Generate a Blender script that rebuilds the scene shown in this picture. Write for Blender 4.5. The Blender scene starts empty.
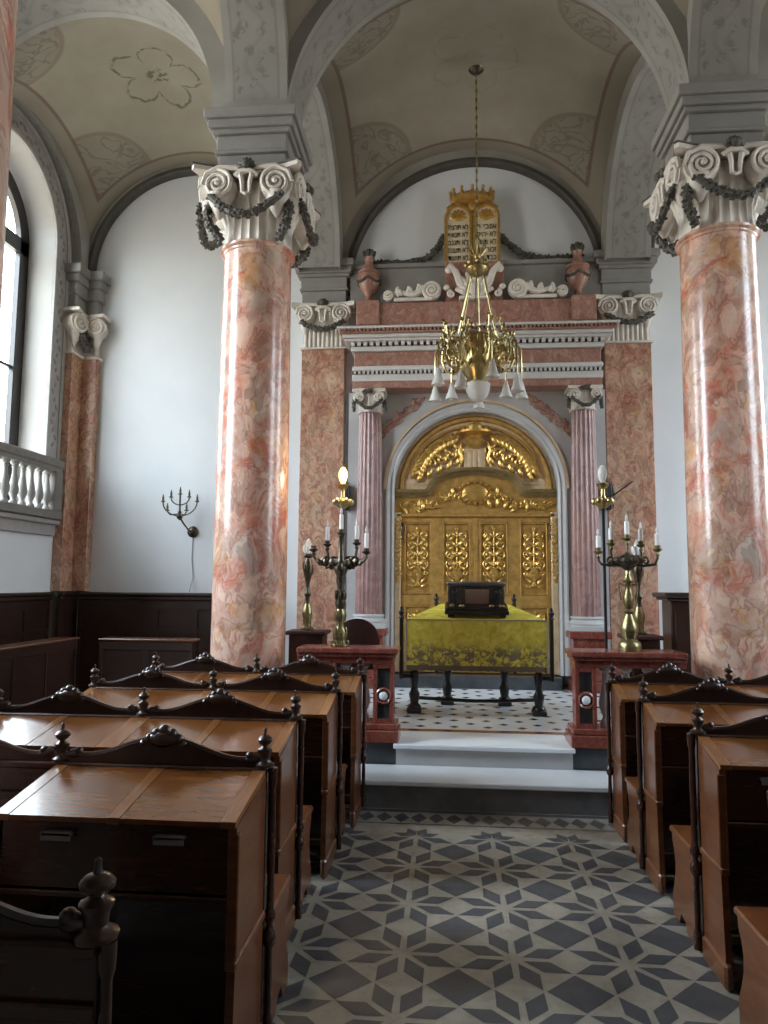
import bpy, bmesh, math, random
from math import sin, cos, pi, sqrt, radians, atan2
from mathutils import Matrix, Vector
random.seed(7)
SC = bpy.context.scene
COL = SC.collection

# ------------------------------------------------------------------ materials
class NT:
    def __init__(s, name):
        s.mat = bpy.data.materials.new(name); s.mat.use_nodes = True
        s.t = s.mat.node_tree; s.t.nodes.clear()
        s.out = s.n('ShaderNodeOutputMaterial'); s.b = s.n('ShaderNodeBsdfPrincipled')
        s.l(s.b.outputs[0], s.out.inputs[0])
        s.tc = s.n('ShaderNodeTexCoord')
    def n(s, typ, **kw):
        n = s.t.nodes.new(typ)
        for k, v in kw.items(): setattr(n, k, v)
        return n
    def l(s, a, b): s.t.links.new(a, b)
    def put(s, sock, v):
        if hasattr(v, 'is_output'): s.l(v, sock)
        else: sock.default_value = v
    def m(s, op, a, b=0.0, c=0.0, clamp=False):
        n = s.n('ShaderNodeMath', operation=op, use_clamp=clamp)
        s.put(n.inputs[0], a); s.put(n.inputs[1], b); s.put(n.inputs[2], c)
        return n.outputs[0]
    def coords(s, kind='Object', scale=(1, 1, 1)):
        mp = s.n('ShaderNodeMapping'); mp.inputs['Scale'].default_value = scale
        s.l(s.tc.outputs[kind], mp.inputs[0]); return mp.outputs[0]
    def noise(s, vec, scale, detail=4, rough=.55, dist=0):
        n = s.n('ShaderNodeTexNoise'); s.l(vec, n.inputs['Vector'])
        n.inputs['Scale'].default_value = scale; n.inputs['Detail'].default_value = detail
        n.inputs['Roughness'].default_value = rough; n.inputs['Distortion'].default_value = dist
        return n.outputs[0]
    def voro(s, vec, scale, feature='F1', out='Distance', rnd=1):
        n = s.n('ShaderNodeTexVoronoi', feature=feature); s.l(vec, n.inputs['Vector'])
        n.inputs['Scale'].default_value = scale; n.inputs['Randomness'].default_value = rnd
        return n.outputs[out]
    def ramp(s, fac, stops):
        r = s.n('ShaderNodeValToRGB'); e = r.color_ramp.elements
        while len(e) < len(stops): e.new(.5)
        for el, (p, c) in zip(e, stops): el.position = p; el.color = (*c, 1)
        s.put(r.inputs[0], fac); return r.outputs[0]
    def mix(s, fac, a, b, mode='MIX'):
        n = s.n('ShaderNodeMix', data_type='RGBA', blend_type=mode)
        s.put(n.inputs[0], fac)
        for i, v in ((6, a), (7, b)):
            if isinstance(v, tuple): n.inputs[i].default_value = (*v, 1)
            else: s.l(v, n.inputs[i])
        return n.outputs[2]
    def step(s, v, lo, hi):
        n = s.n('ShaderNodeMapRange', interpolation_type='SMOOTHSTEP'); s.put(n.inputs[0], v)
        n.inputs[1].default_value = lo; n.inputs[2].default_value = hi; return n.outputs[0]
    def bump(s, h, strength=.2, dist=.01):
        n = s.n('ShaderNodeBump'); n.inputs['Strength'].default_value = strength
        n.inputs['Distance'].default_value = dist; s.l(h, n.inputs['Height']); s.l(n.outputs[0], s.b.inputs['Normal'])
    def fin(s, color, rough=.5, metal=0., coat=0., spec=.5):
        if isinstance(color, tuple): color = (*color, 1)
        s.put(s.b.inputs['Base Color'], color)
        s.put(s.b.inputs['Roughness'], rough); s.b.inputs['Metallic'].default_value = metal
        s.b.inputs['Coat Weight'].default_value = coat; s.b.inputs['Coat Roughness'].default_value = .12
        s.b.inputs['Specular IOR Level'].default_value = spec
        return s.mat

def plain(name, c, rough=.5, metal=0, var=.12, scale=9, coat=0, bump=0):
    N = NT(name); v = N.coords(); f = N.noise(v, scale, 5)
    lo = tuple(x * (1 - var) for x in c); hi = tuple(min(1, x * (1 + var)) for x in c)
    if bump: N.bump(N.noise(v, scale * 6, 4), bump, .004)
    return N.fin(N.ramp(f, [(.3, lo), (.7, hi)]), rough, metal, coat)

def marble(name, stops, vein, scale=2.2, rough=.18, stretch=(1, 1, .7), veins=.5, spots=None, patch=None):
    """breccia: clouded ground, coloured patches, small broken cells and thin veins"""
    N = NT(name); v = N.coords('Object', stretch)
    nc = N.n('ShaderNodeTexNoise'); N.l(v, nc.inputs['Vector']); nc.inputs['Scale'].default_value = scale * 1.6; nc.inputs['Detail'].default_value = 4
    wv = N.n('ShaderNodeVectorMath', operation='MULTIPLY_ADD')
    N.l(nc.outputs['Color'], wv.inputs[0]); wv.inputs[1].default_value = (.38, .38, .38); N.l(v, wv.inputs[2]); w = wv.outputs[0]
    col = N.ramp(N.noise(w, scale * 1.7, 8, .66, .3), stops)
    if patch:
        g = N.step(N.noise(w, scale * 1.15, 7, .72, .8), .49, .60)
        col = N.mix(N.m('MULTIPLY', g, .8), col, patch)
    if spots:
        g = N.step(N.noise(w, scale * 2.6, 5, .6, .2), .56, .64)
        col = N.mix(N.m('MULTIPLY', g, .6), col, spots)
    cl = N.n('ShaderNodeSeparateColor'); N.l(N.voro(w, scale * 6.5, 'F1', 'Color'), cl.inputs[0])
    val = N.m('MULTIPLY_ADD', cl.outputs[0], .42, .79)
    cc = N.n('ShaderNodeVectorMath', operation='SCALE'); N.l(col, cc.inputs[0]); N.l(val, cc.inputs['Scale']); col = cc.outputs[0]
    vn = N.m('SUBTRACT', 1., N.step(N.m('ABSOLUTE', N.m('SUBTRACT', N.noise(w, scale * 2.2, 4, .55, .6), .5)), .004, .030))
    col = N.mix(N.m('MULTIPLY', vn, veins), col, vein)
    return N.fin(col, rough, 0, .25)

def wood(name, lo, hi, rough=.3, coat=.3, stretch=(9, 1.2, 1.2), scale=4, bump=True):
    N = NT(name); v = N.coords('Object', stretch)
    f = N.noise(v, scale, 6, .6, 1.2)
    g = N.noise(N.coords('Object', (1, 1, 1)), 1.7, 2)
    c = N.ramp(f, [(.25, lo), (.75, hi)])
    c = N.mix(N.m('MULTIPLY', N.step(g, .35, .7), .35), c, tuple(x * .55 for x in lo))
    N.bump(f, .03, .002) if bump else None
    return N.fin(c, rough, 0, coat)

M = {}
M['marble'] = marble('breccia_marble', [(.30, (.48, .14, .085)), (.42, (.55, .30, .21)), (.52, (.60, .41, .32)), (.61, (.54, .31, .16)), (.74, (.46, .17, .105))],
                     (.30, .10, .07), 1.75, .25, veins=.5, spots=(.58, .49, .42), patch=(.48, .12, .07))
M['marble_p'] = marble('pilaster_marble', [(.28, (.32, .13, .085)), (.42, (.45, .235, .16)), (.54, (.50, .32, .22)), (.66, (.45, .26, .13)), (.8, (.38, .18, .13))],
                       (.18, .06, .04), 2.8, .24, veins=.5, spots=(.48, .36, .26), patch=(.36, .15, .10))
M['marble_f'] = marble('fluted_marble', [(.3, (.20, .095, .085)), (.5, (.30, .175, .16)), (.7, (.26, .12, .09))], (.2, .08, .08), 2., .35, veins=.3)
M['red_marble'] = marble('red_marble', [(.25, (.12, .026, .018)), (.5, (.19, .048, .033)), (.75, (.23, .075, .055))], (.26, .14, .11), 3.5, .22, veins=.3)
M['attic_red'] = marble('attic_marble', [(.25, (.25, .10, .07)), (.5, (.35, .18, .135)), (.75, (.40, .24, .18))], (.22, .09, .07), 3.5, .35, veins=.5, spots=(.46, .33, .26))
M['white_marble'] = plain('white_marble', (.66, .68, .70), .28, var=.06, scale=3)
M['dark_marble'] = plain('dark_marble', (.045, .05, .055), .25, var=.4, scale=5)
M['grey_stone'] = plain('grey_stone', (.15, .15, .15), .45, var=.25, scale=7)
M['capital'] = plain('capital_plaster', (.66, .61, .54), .5, var=.1, scale=12)
M['garland'] = plain('garland_bronze', (.085, .078, .065), .6, var=.5, scale=40, bump=.4)
M['grey_trim'] = plain('grey_painted_stone', (.255, .247, .23), .6, var=.12, scale=4)
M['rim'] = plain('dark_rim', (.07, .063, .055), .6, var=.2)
M['bluegrey'] = plain('pale_grey_marble', (.43, .425, .42), .4, var=.08, scale=3)
M['white_trim'] = plain('white_trim', (.60, .585, .56), .45, var=.06)
M['sill'] = plain('sill_stone', (.34, .325, .31), .6, var=.1)
M['bal_stone'] = plain('balustrade_stone', (.18, .165, .15), .6, var=.12)
M['bronze'] = plain('dark_bronze', (.10, .085, .06), .38, .85, var=.4, scale=30)
M['iron'] = plain('black_iron', (.03, .03, .03), .5, .5, var=.3)
M['brass'] = plain('brass', (.52, .42, .20), .28, 1., var=.15, scale=30)
M['brass_old'] = plain('aged_brass', (.26, .22, .11), .34, .9, var=.4, scale=25)
M['gold'] = plain('gilding', (.46, .27, .075), .42, .5, var=.28, scale=14, bump=.25)
M['gold_hi'] = plain('gilding_relief', (.56, .345, .095), .36, .72, var=.25, scale=18)
M['gold_dark'] = plain('dark_gilding', (.26, .18, .075), .4, .5, var=.25, scale=14)
M['gold_pale'] = plain('pale_gilding', (.62, .47, .30), .42, .35, var=.2, scale=8)
M['tablet'] = plain('tablet_ivory_gilding', (.60, .52, .36), .5, .1, var=.08)
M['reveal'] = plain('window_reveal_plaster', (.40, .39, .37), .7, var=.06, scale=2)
M['pewter'] = plain('dull_pewter', (.14, .13, .125), .45, .4, var=.3)
M['candle'] = plain('candle_wax', (.78, .76, .72), .45, var=.03)
M['wood'] = wood('mahogany', (.017, .006, .0035), (.055, .019, .008), .27, .35, (1.3, 1.3, 7))
M['wood_h'] = wood('mahogany_crest', (.013, .0055, .0035), (.038, .014, .007), .3, .3, (6, 1.2, 1.2))
M['lid'] = wood('mahogany_lid_lit', (.085, .026, .0055), (.195, .068, .0135), .27, .4, (1.2, 8, 3), 4, False)  # same wood as the pews, brightened to stand for light on the varnish
M['side'] = wood('mahogany_side_lit', (.062, .019, .007), (.185, .062, .020), .3, .3, (1.3, 1.3, 7))  # mahogany raised in tone to stand in for gloss on the side panels
M['stile'] = wood('lid_stile_wood', (.13, .048, .012), (.235, .092, .024), .28, .3, (8, 1.2, 3), 4, False)
M['panel'] = wood('wainscot_wood', (.016, .0065, .004), (.045, .018, .010), .4, .2, (1.3, 1.3, 7))
M['black'] = plain('black_wood', (.012, .009, .008), .35, var=.3, coat=.2)
M['velvet'] = plain('maroon_cloth', (.05, .014, .012), .8, var=.3)
M['cord'] = plain('cord_grey', (.35, .35, .36), .6)

def m_wall():
    N = NT('blue_white_plaster'); v = N.coords()
    f = N.noise(v, .9, 5, .6)
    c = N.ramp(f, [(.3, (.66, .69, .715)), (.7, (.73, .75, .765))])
    N.bump(N.noise(v, 35, 3), .06, .004)
    return N.fin(c, .75)
M['wall'] = m_wall()

def m_vault(rosette, a, b):
    # painted plaster: border line, corner scallops and a six petalled flower; a, b half spans of the bay
    N = NT('painted_vault'); v = N.coords()
    sp = N.n('ShaderNodeSeparateXYZ'); N.l(N.tc.outputs['Object'], sp.inputs[0]); x, y = sp.outputs[0], sp.outputs[1]
    base = N.ramp(N.noise(v, 1.3, 6, .6), [(.3, (.27, .242, .185)), (.7, (.35, .318, .252))])
    ax = N.m('ABSOLUTE', x); ay = N.m('ABSOLUTE', y)
    dx = N.m('SUBTRACT', a - .20, ax); dy = N.m('SUBTRACT', b - .20, ay)
    d = N.m('MINIMUM', dx, dy)
    line = N.m('SUBTRACT', 1., N.step(N.m('ABSOLUTE', d), .008, .03))
    shade = N.step(N.m('MULTIPLY', d, -1.), .0, .02)
    col = N.mix(N.m('MULTIPLY', shade, .5), base, (.21, .18, .14))
    col = N.mix(N.m('MULTIPLY', line, .7), col, (.125, .055, .04))
    r = N.m('SQRT', N.m('ADD', N.m('MULTIPLY', dx, dx), N.m('MULTIPLY', dy, dy)))
    ring = N.m('SUBTRACT', 1., N.step(N.m('ABSOLUTE', N.m('SUBTRACT', r, .72)), .012, .045))
    inside = N.m('MULTIPLY', N.step(d, 0, .01), N.m('SUBTRACT', 1., N.step(r, .68, .70)))
    col = N.mix(N.m('MULTIPLY', N.m('MULTIPLY', ring, N.step(d, 0, .01)), .45), col, (.14, .085, .06))
    sw = N.noise(v, 2.6, 2, .4, 2.6)
    swm = N.m('MULTIPLY', inside, N.m('SUBTRACT', 1., N.step(N.m('ABSOLUTE', N.m('SUBTRACT', sw, .5)), .01, .06)))
    col = N.mix(N.m('MULTIPLY', inside, .3), col, (.15, .125, .10))
    col = N.mix(N.m('MULTIPLY', swm, .4), col, (.07, .065, .058))
    rr = N.m('SQRT', N.m('ADD', N.m('MULTIPLY', x, x), N.m('MULTIPLY', y, y)))
    th = N.m('ARCTAN2', y, x)
    wb = N.m('MULTIPLY', N.m('SUBTRACT', N.noise(v, 7, 2), .5), .16)
    k = N.m('ABSOLUTE', N.m('COSINE', N.m('MULTIPLY', th, 2.5)))
    target = N.m('ADD', N.m('MULTIPLY_ADD', N.m('POWER', k, .6), .26, .26), wb)
    pet = N.m('SUBTRACT', 1., N.step(N.m('ABSOLUTE', N.m('SUBTRACT', rr, target)), .01, .032))
    cen = N.m('SUBTRACT', 1., N.step(rr, .10, .16))
    cen = N.m('MULTIPLY', cen, N.step(N.noise(v, 18, 2), .45, .55))
    pm = N.m('MAXIMUM', N.m('MULTIPLY', pet, N.step(N.noise(v, 9, 3), .3, .55)), cen)
    col = N.mix(N.m('MULTIPLY', pm, rosette), col, (.095, .085, .065))
    N.bump(N.noise(v, 30, 3), .08, .004)
    return N.fin(col, .8)

def m_arch():
    # grisaille foliage painted inside a border; UV: x along the arch in metres, y across 0..1
    N = NT('grisaille_arch'); sp = N.n('ShaderNodeSeparateXYZ'); N.l(N.tc.outputs['UV'], sp.inputs[0])
    u, w = sp.outputs[0], sp.outputs[1]; v = N.coords()
    base = N.ramp(N.noise(v, 2.2, 5), [(.3, (.25, .242, .22)), (.7, (.33, .32, .295))])
    c = N.m('ABSOLUTE', N.m('SUBTRACT', w, .5))
    edge = N.m('SUBTRACT', 1., N.step(N.m('ABSOLUTE', N.m('SUBTRACT', c, .36)), .012, .03))
    inner = N.m('SUBTRACT', 1., N.step(c, .33, .35))
    vine = N.m('MULTIPLY', N.m('SINE', N.m('MULTIPLY', u, 11.)), .16)
    dv = N.m('ABSOLUTE', N.m('SUBTRACT', N.m('SUBTRACT', w, .5), vine))
    vm = N.m('SUBTRACT', 1., N.step(dv, .02, .06))
    cb = N.n('ShaderNodeCombineXYZ'); N.l(u, cb.inputs[0]); N.l(N.m('MULTIPLY', w, .55), cb.inputs[1])
    lf = N.voro(cb.outputs[0], 9, 'SMOOTH_F1'); ns = N.noise(cb.outputs[0], 12, 4, .6, 1.5)
    lm = N.m('MULTIPLY', N.m('SUBTRACT', 1., N.step(lf, .25, .42)), N.step(ns, .42, .56))
    mk = N.m('MULTIPLY', N.m('MAXIMUM', N.m('MULTIPLY', vm, .35), lm), inner)
    col = N.mix(N.m('MULTIPLY', inner, .22), base, (.185, .18, .17))
    col = N.mix(N.m('MULTIPLY', mk, .5), col, (.11, .108, .10))
    col = N.mix(N.m('MULTIPLY', edge, .4), col, (.13, .125, .12))
    return N.fin(col, .75)
M['arch'] = m_arch()
M['sky_block'] = plain('sky_block_dark', (.1, .09, .08), .9)

def m_cloth():
    # yellow damask, the front hem worked with a grey purple floral band (object z = height above the platform)
    N = NT('yellow_damask'); v = N.coords(); sp = N.n('ShaderNodeSeparateXYZ'); N.l(N.tc.outputs['Object'], sp.inputs[0]); z = sp.outputs[2]
    base = N.ramp(N.noise(v, 9, 4, .6, 1.), [(.3, (.50, .41, .03)), (.5, (.72, .61, .08)), (.7, (.84, .75, .17))])
    flo = N.voro(v, 13, 'SMOOTH_F1'); ns = N.noise(v, 15, 4, .6, 1.4)
    band = N.m('SUBTRACT', 1., N.step(z, .58, .74))
    fm = N.m('MULTIPLY', N.step(N.m('SUBTRACT', ns, N.m('MULTIPLY', flo, .35)), .28, .40), band)
    col = N.mix(N.m('MULTIPLY', fm, .9), base, (.155, .12, .095))
    hem = N.m('SUBTRACT', 1., N.step(z, .468, .478))
    col = N.mix(hem, col, (.14, .105, .065))
    N.bump(N.noise(v, 60, 3), .15, .003)
    return N.fin(col, .55)
M['cloth'] = m_cloth()

def m_tile(name, lo, hi):
    N = NT(name); v = N.coords(); c = N.ramp(N.noise(v, 2.1, 6, .65), [(.32, lo), (.68, hi)])
    w = N.step(N.noise(v, 1.1, 4, .6), .5, .72)
    c = N.mix(N.m('MULTIPLY', w, .5), c, (.13, .085, .045)); c = N.mix(N.m('MULTIPLY', N.step(N.noise(v, 14, 5, .7), .45, .75), .35), c, (.06, .055, .05))
    return N.fin(c, N.ramp(N.noise(v, 6, 3), [(.3, (.30,) * 3), (.7, (.5,) * 3)]))
M['tile_light'] = m_tile('cement_tile_beige', (.20, .178, .14), (.33, .30, .245))
M['tile_dark'] = m_tile('cement_tile_slate', (.040, .043, .048), (.080, .083, .092))

def m_glass_shade():
    N = NT('milky_glass'); N.b.inputs['Transmission Weight'].default_value = .45
    N.b.inputs['IOR'].default_value = 1.3
    return N.fin((.9, .9, .88), .18)
M['shade'] = m_glass_shade()
def m_emit(name, c, s):
    N = NT(name); N.b.inputs['Emission Color'].default_value = (*c, 1); N.b.inputs['Emission Strength'].default_value = s
    return N.fin(c, .3)
M['bulb'] = m_emit('lit_bulb', (1, .60, .17), 2.3)
def m_pane(name, c):
    N = NT(name); t = N.n('ShaderNodeBsdfTransparent'); t.inputs[0].default_value = (*c, 1)
    g = N.n('ShaderNodeBsdfGlossy'); g.inputs['Roughness'].default_value = .03
    mx = N.n('ShaderNodeMixShader'); mx.inputs[0].default_value = .05; N.l(t.outputs[0], mx.inputs[1]); N.l(g.outputs[0], mx.inputs[2])
    N.l(mx.outputs[0], N.out.inputs[0]); return N.mat
M['pane'] = m_pane('window_glass', (.95, .965, .965)); M['pane_dimmed'] = m_pane('dimmed_window_glass', (.68, .69, .68))  # second glass darkened to cut the daylight through the far left window

# ------------------------------------------------------------------ mesh builder
class MB:
    def __init__(s): s.v = []; s.f = []; s.mi = []; s.sm = []; s.X = None; s.uv = {}
    def add(s, vs, fs, mat=0, smooth=False, uvs=None):
        o = len(s.v)
        for p in vs:
            p = Vector(p); s.v.append(s.X @ p if s.X else p)
        for i, f in enumerate(fs):
            if uvs: s.uv[len(s.f)] = uvs[i]
            s.f.append([o + k for k in f]); s.mi.append(mat); s.sm.append(smooth)
        return s
    def box(s, x0, x1, y0, y1, z0, z1, mat=0, bev=0):
        x0, x1 = min(x0, x1), max(x0, x1); y0, y1 = min(y0, y1), max(y0, y1); z0, z1 = min(z0, z1), max(z0, z1)
        if bev:
            b = min(bev, (x1 - x0) * .4, (y1 - y0) * .4, (z1 - z0) * .4)
            bm = bmesh.new(); bmesh.ops.create_cube(bm, size=1)
            for q in bm.verts: q.co = Vector(((x0 + x1) / 2 + q.co.x * (x1 - x0), (y0 + y1) / 2 + q.co.y * (y1 - y0), (z0 + z1) / 2 + q.co.z * (z1 - z0)))
            bmesh.ops.bevel(bm, geom=bm.edges[:] + bm.verts[:], offset=b, segments=1, affect='EDGES')
            bm.verts.index_update()
            s.add([q.co.copy() for q in bm.verts], [[q.index for q in f.verts] for f in bm.faces], mat); bm.free(); return s
        return s.add([(x0, y0, z0), (x1, y0, z0), (x1, y1, z0), (x0, y1, z0), (x0, y0, z1), (x1, y0, z1), (x1, y1, z1), (x0, y1, z1)],
                     [(0, 3, 2, 1), (4, 5, 6, 7), (0, 1, 5, 4), (1, 2, 6, 5), (2, 3, 7, 6), (3, 0, 4, 7)], mat)
    def lathe(s, prof, c=(0, 0, 0), n=24, mat=0, flutes=0, depth=.06, smooth=True, a0=0, a1=2 * pi):
        vs = []; fs = []; full = abs(a1 - a0 - 2 * pi) < 1e-6; cols = n if full else n + 1
        for i in range(cols):
            a = a0 + (a1 - a0) * i / n
            k = 1.
            if flutes:
                ph = (a * flutes / (2 * pi)) % 1.; k = 1 - depth * max(0, sin(pi * ph)) ** .7
            for r, z in prof: vs.append((c[0] + r * k * cos(a), c[1] + r * k * sin(a), c[2] + z))
        m = len(prof)
        for i in range(n):
            j = (i + 1) % cols
            for q in range(m - 1): fs.append((i * m + q, j * m + q, j * m + q + 1, i * m + q + 1))
        if full:
            if prof[0][0] > 1e-4: fs.append([i * m for i in range(n)][::-1])
            if prof[-1][0] > 1e-4: fs.append([i * m + m - 1 for i in range(n)])
        return s.add(vs, fs, mat, smooth)
    def tube(s, pts, r, n=7, mat=0, smooth=True):
        pts = [Vector(p) for p in pts]; k = len(pts); rs = r if isinstance(r, (list, tuple)) else [r] * k
        vs = []; fs = []; up = None
        for i, p in enumerate(pts):
            t = (pts[min(i + 1, k - 1)] - pts[max(i - 1, 0)]).normalized()
            if up is None:
                up = Vector((0, 0, 1)) if abs(t.z) < .9 else Vector((1, 0, 0))
            a = t.cross(up); a = a.normalized() if a.length > 1e-6 else Vector((1, 0, 0)); up = a.cross(t).normalized(); b = up
            for q in range(n):
                w = 2 * pi * q / n; vs.append(p + (a * cos(w) + b * sin(w)) * rs[i])
        for i in range(k - 1):
            for q in range(n):
                q2 = (q + 1) % n; fs.append((i * n + q, i * n + q2, (i + 1) * n + q2, (i + 1) * n + q))
        fs.append(list(range(n))[::-1]); fs.append([(k - 1) * n + q for q in range(n)])
        return s.add(vs, fs, mat, smooth)
    def prism(s, poly, y0, y1, axis='y', mat=0):
        n = len(poly)
        def P(a, b, d): return {'y': (a, d, b), 'x': (d, a, b), 'z': (a, b, d)}[axis]
        vs = [P(a, b, y0) for a, b in poly] + [P(a, b, y1) for a, b in poly]
        fs = [list(range(n)), list(range(2 * n - 1, n - 1, -1))] + [(i, n + i, n + (i + 1) % n, (i + 1) % n) for i in range(n)]
        return s.add(vs, fs, mat)
    def ell(s, c, r, n=8, mat=0, rot=None, smooth=True):
        if not isinstance(r, (tuple, list)): r = (r, r, r)
        vs = []; fs = []; R = n; S = max(4, n // 2 + 1)
        for i in range(S + 1):
            t = pi * i / S
            for j in range(R):
                a = 2 * pi * j / R; p = Vector((r[0] * sin(t) * cos(a), r[1] * sin(t) * sin(a), r[2] * cos(t)))
                if rot: p = rot @ p
                vs.append(Vector(c) + p)
        for i in range(S):
            for j in range(R):
                k = (j + 1) % R; fs.append((i * R + j, (i + 1) * R + j, (i + 1) * R + k, i * R + k))
        return s.add(vs, fs, mat, smooth)
    def sweep(s, path, prof, closed=False, mat=0, smooth=False):
        """prof = (outward, depth) pairs; path = points with an outward direction, in the x-z plane; depth goes to -y"""
        vs = []; fs = []; m = len(prof)
        for (x, y, z), (nx, nz) in path:
            for o, d in prof: vs.append((x + nx * o, y - d, z + nz * o))
        for i in range(len(path) - 1):
            for q in range(m):
                q2 = (q + 1) % m; fs.append((i * m + q, (i + 1) * m + q, (i + 1) * m + q2, i * m + q2))
        fs.append(list(range(m))); fs.append([(len(path) - 1) * m + q for q in range(m)][::-1])
        return s.add(vs, fs, mat, smooth)
    def build(s, name, mats, parent=None, sharp=40):
        if not isinstance(mats, (list, tuple)): mats = [mats]
        org = Vector((0, 0, 0)); p = parent
        while p is not None: org += Vector(p.location); p = p.parent
        me = bpy.data.meshes.new(name); me.from_pydata([tuple(q - org) for q in s.v], [], s.f)
        for m_ in mats: me.materials.append(m_)
        me.polygons.foreach_set('material_index', s.mi); me.polygons.foreach_set('use_smooth', s.sm)
        if s.uv:
            L = me.uv_layers.new(name='UVMap')
            for pi_, us in s.uv.items():
                for li, u in zip(me.polygons[pi_].loop_indices, us): L.data[li].uv = u
        bm = bmesh.new(); bm.from_mesh(me); bmesh.ops.recalc_face_normals(bm, faces=bm.faces); bm.to_mesh(me); bm.free()
        if any(s.sm): me.set_sharp_from_angle(angle=radians(sharp))
        o = bpy.data.objects.new(name, me); COL.objects.link(o)
        if parent: o.parent = parent
        return o

def tag(o, label=None, cat=None, group=None, kind=None):
    if label: o['label'] = label
    if cat: o['category'] = cat
    if group: o['group'] = group
    if kind: o['kind'] = kind
    return o
def thing(name, loc, label, cat, group=None):
    o = bpy.data.objects.new(name, None); o.location = loc; o.empty_display_size = .2; COL.objects.link(o)
    return tag(o, label, cat, group, 'thing')
def struct(name, mb, mats, label=None, parent=None):
    o = mb.build(name, mats, parent)
    if parent is None: o['kind'] = 'structure'
    return tag(o, label)
def copy_tree(o, parent=None):
    c = o.copy(); COL.objects.link(c); c.parent = parent
    for ch in list(o.children): copy_tree(ch, c)
    return c

def spiral(cx, y, cz, R, turns, a0, d, r0=.12, n=None, rise=0.):
    n = n or int(16 * turns); out = []
    for i in range(n + 1):
        t = i / n; r = R * (1 - t) + R * r0 * t; a = a0 + d * 2 * pi * turns * t
        out.append((cx + r * cos(a), y - rise * t, cz + r * sin(a)))
    return out
def arc(cx, cz, r, a0, a1, n): return [(cx + r * cos(a0 + (a1 - a0) * i / n), cz + r * sin(a0 + (a1 - a0) * i / n)) for i in range(n + 1)]
def leaf(mb, x, y, z, ln, ang, wd=.35, dep=.3, mat=0):
    mb.ell((x + cos(ang) * ln * .5, y, z + sin(ang) * ln * .5), (ln * .5, ln * dep * .5, ln * wd * .5), 7, mat, Matrix.Rotation(-ang, 3, 'Y'))

# ------------------------------------------------------------------ plan
XL, XR = -1.68, 2.33            # arcade axes
YC, YN, YR = 6.12, 2.06, -2.0   # column lines
WL, WR, YB = -5.17, 5.82, 9.40  # walls
PLAT = .37
HW = .28                        # half width of the arches

# floor: cement tiles, eight petal stars and slate lozenges
T = .491; OX, OY = -.196, 4.836
mb = MB(); mb.add([(WL, YR, 0), (WR, YR, 0), (WR, YB, 0), (WL, YB, 0)], [(0, 1, 2, 3)], 0)
zt = .0012
for i in range(-11, 14):
    for j in range(-1, 15):
        cx = OX + i * T; cy = OY - j * T
        if WL + .3 < cx < WR - .3 and YR + .3 < cy < 5.1:
            for k in range(8):
                a = pi / 8 + k * pi / 4; L = .541 * T; mid = L * .56; w = .096 * T
                q = [(.085 * T, 0), (mid, -w), (L * .97, 0), (mid, w)]
                if j <= 0 and sin(a) > 0: q = [(.035 * T, 0), (mid * .6, -w * .8), (L * .62, 0), (mid * .6, w * .8)]
                mb.add([(cx + u * cos(a) - v * sin(a), cy + u * sin(a) + v * cos(a), zt) for u, v in q], [(0, 1, 2, 3)], 1)
        dx, dy, h = cx + T / 2, cy - T / 2, .275 * T
        if WL + .3 < dx < WR - .3 and YR + .3 < dy < 5.0:
            mb.add([(dx - h, dy, zt), (dx, dy - h, zt), (dx + h, dy, zt), (dx, dy + h, zt)], [(0, 1, 2, 3)], 1)
mb.add([(-5, 5.07, zt), (5, 5.07, zt), (5, 5.09, zt), (-5, 5.09, zt)], [(0, 1, 2, 3)], 1)
mb.add([(-5, 5.33, zt), (5, 5.33, zt), (5, 5.385, zt), (-5, 5.385, zt)], [(0, 1, 2, 3)], 1)
for i in range(-40, 41):
    cx = .3 + i * .123
    mb.add([(cx - .058, 5.21, zt), (cx, 5.105, zt), (cx + .058, 5.21, zt), (cx, 5.315, zt)], [(0, 1, 2, 3)], 1)
struct('floor', mb, [M['tile_light'], M['tile_dark']])

# steps and platform
mb = MB(); mb.box(-2.2, 2.85, 5.40, YC - .2, 0, .165, 1); mb.box(-2.2, 2.85, 5.375, 5.84, .165, .205, 0, .008)
struct('floor_step', mb, [M['white_marble'], M['grey_stone']])
mb = MB(); mb.box(-2.2, 2.85, 5.86, YB, .205, .3695, 1)
mb.box(-.40, .985, 5.835, 6.1, .205, .335, 3); mb.box(-.42, 1.0, 5.80, 6.33, .335, .371, 0, .006)
struct('floor_platform', mb, [M['white_marble'], M['dark_marble'], M['red_marble'], M['bluegrey']])
mb = MB(); zt = .3715
mb.add([(-2.2, 6.33, .371), (2.85, 6.33, .371), (2.85, YB, .371), (-2.2, YB, .371)], [(0, 1, 2, 3)], 0)
mb.add([(-2.2, 6.33, zt), (2.85, 6.33, zt), (2.85, 6.43, zt), (-2.2, 6.43, zt)], [(0, 1, 2, 3)], 2)
t = .30
for i in range(-8, 10):
    for j in range(0, 11):
        for ox in (0, .5):
            cx = .37 + (i + ox) * t; cy = 6.55 + (j + ox) * t; h = .05
            if -2.1 < cx < 2.8 and cy < 9.2:
                mb.add([(cx - h, cy, zt), (cx, cy - h, zt), (cx + h, cy, zt), (cx, cy + h, zt)], [(0, 1, 2, 3)], 1)
struct('floor_tiles', mb, [M['white_marble'], M['dark_marble'], M['red_marble']])

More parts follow.
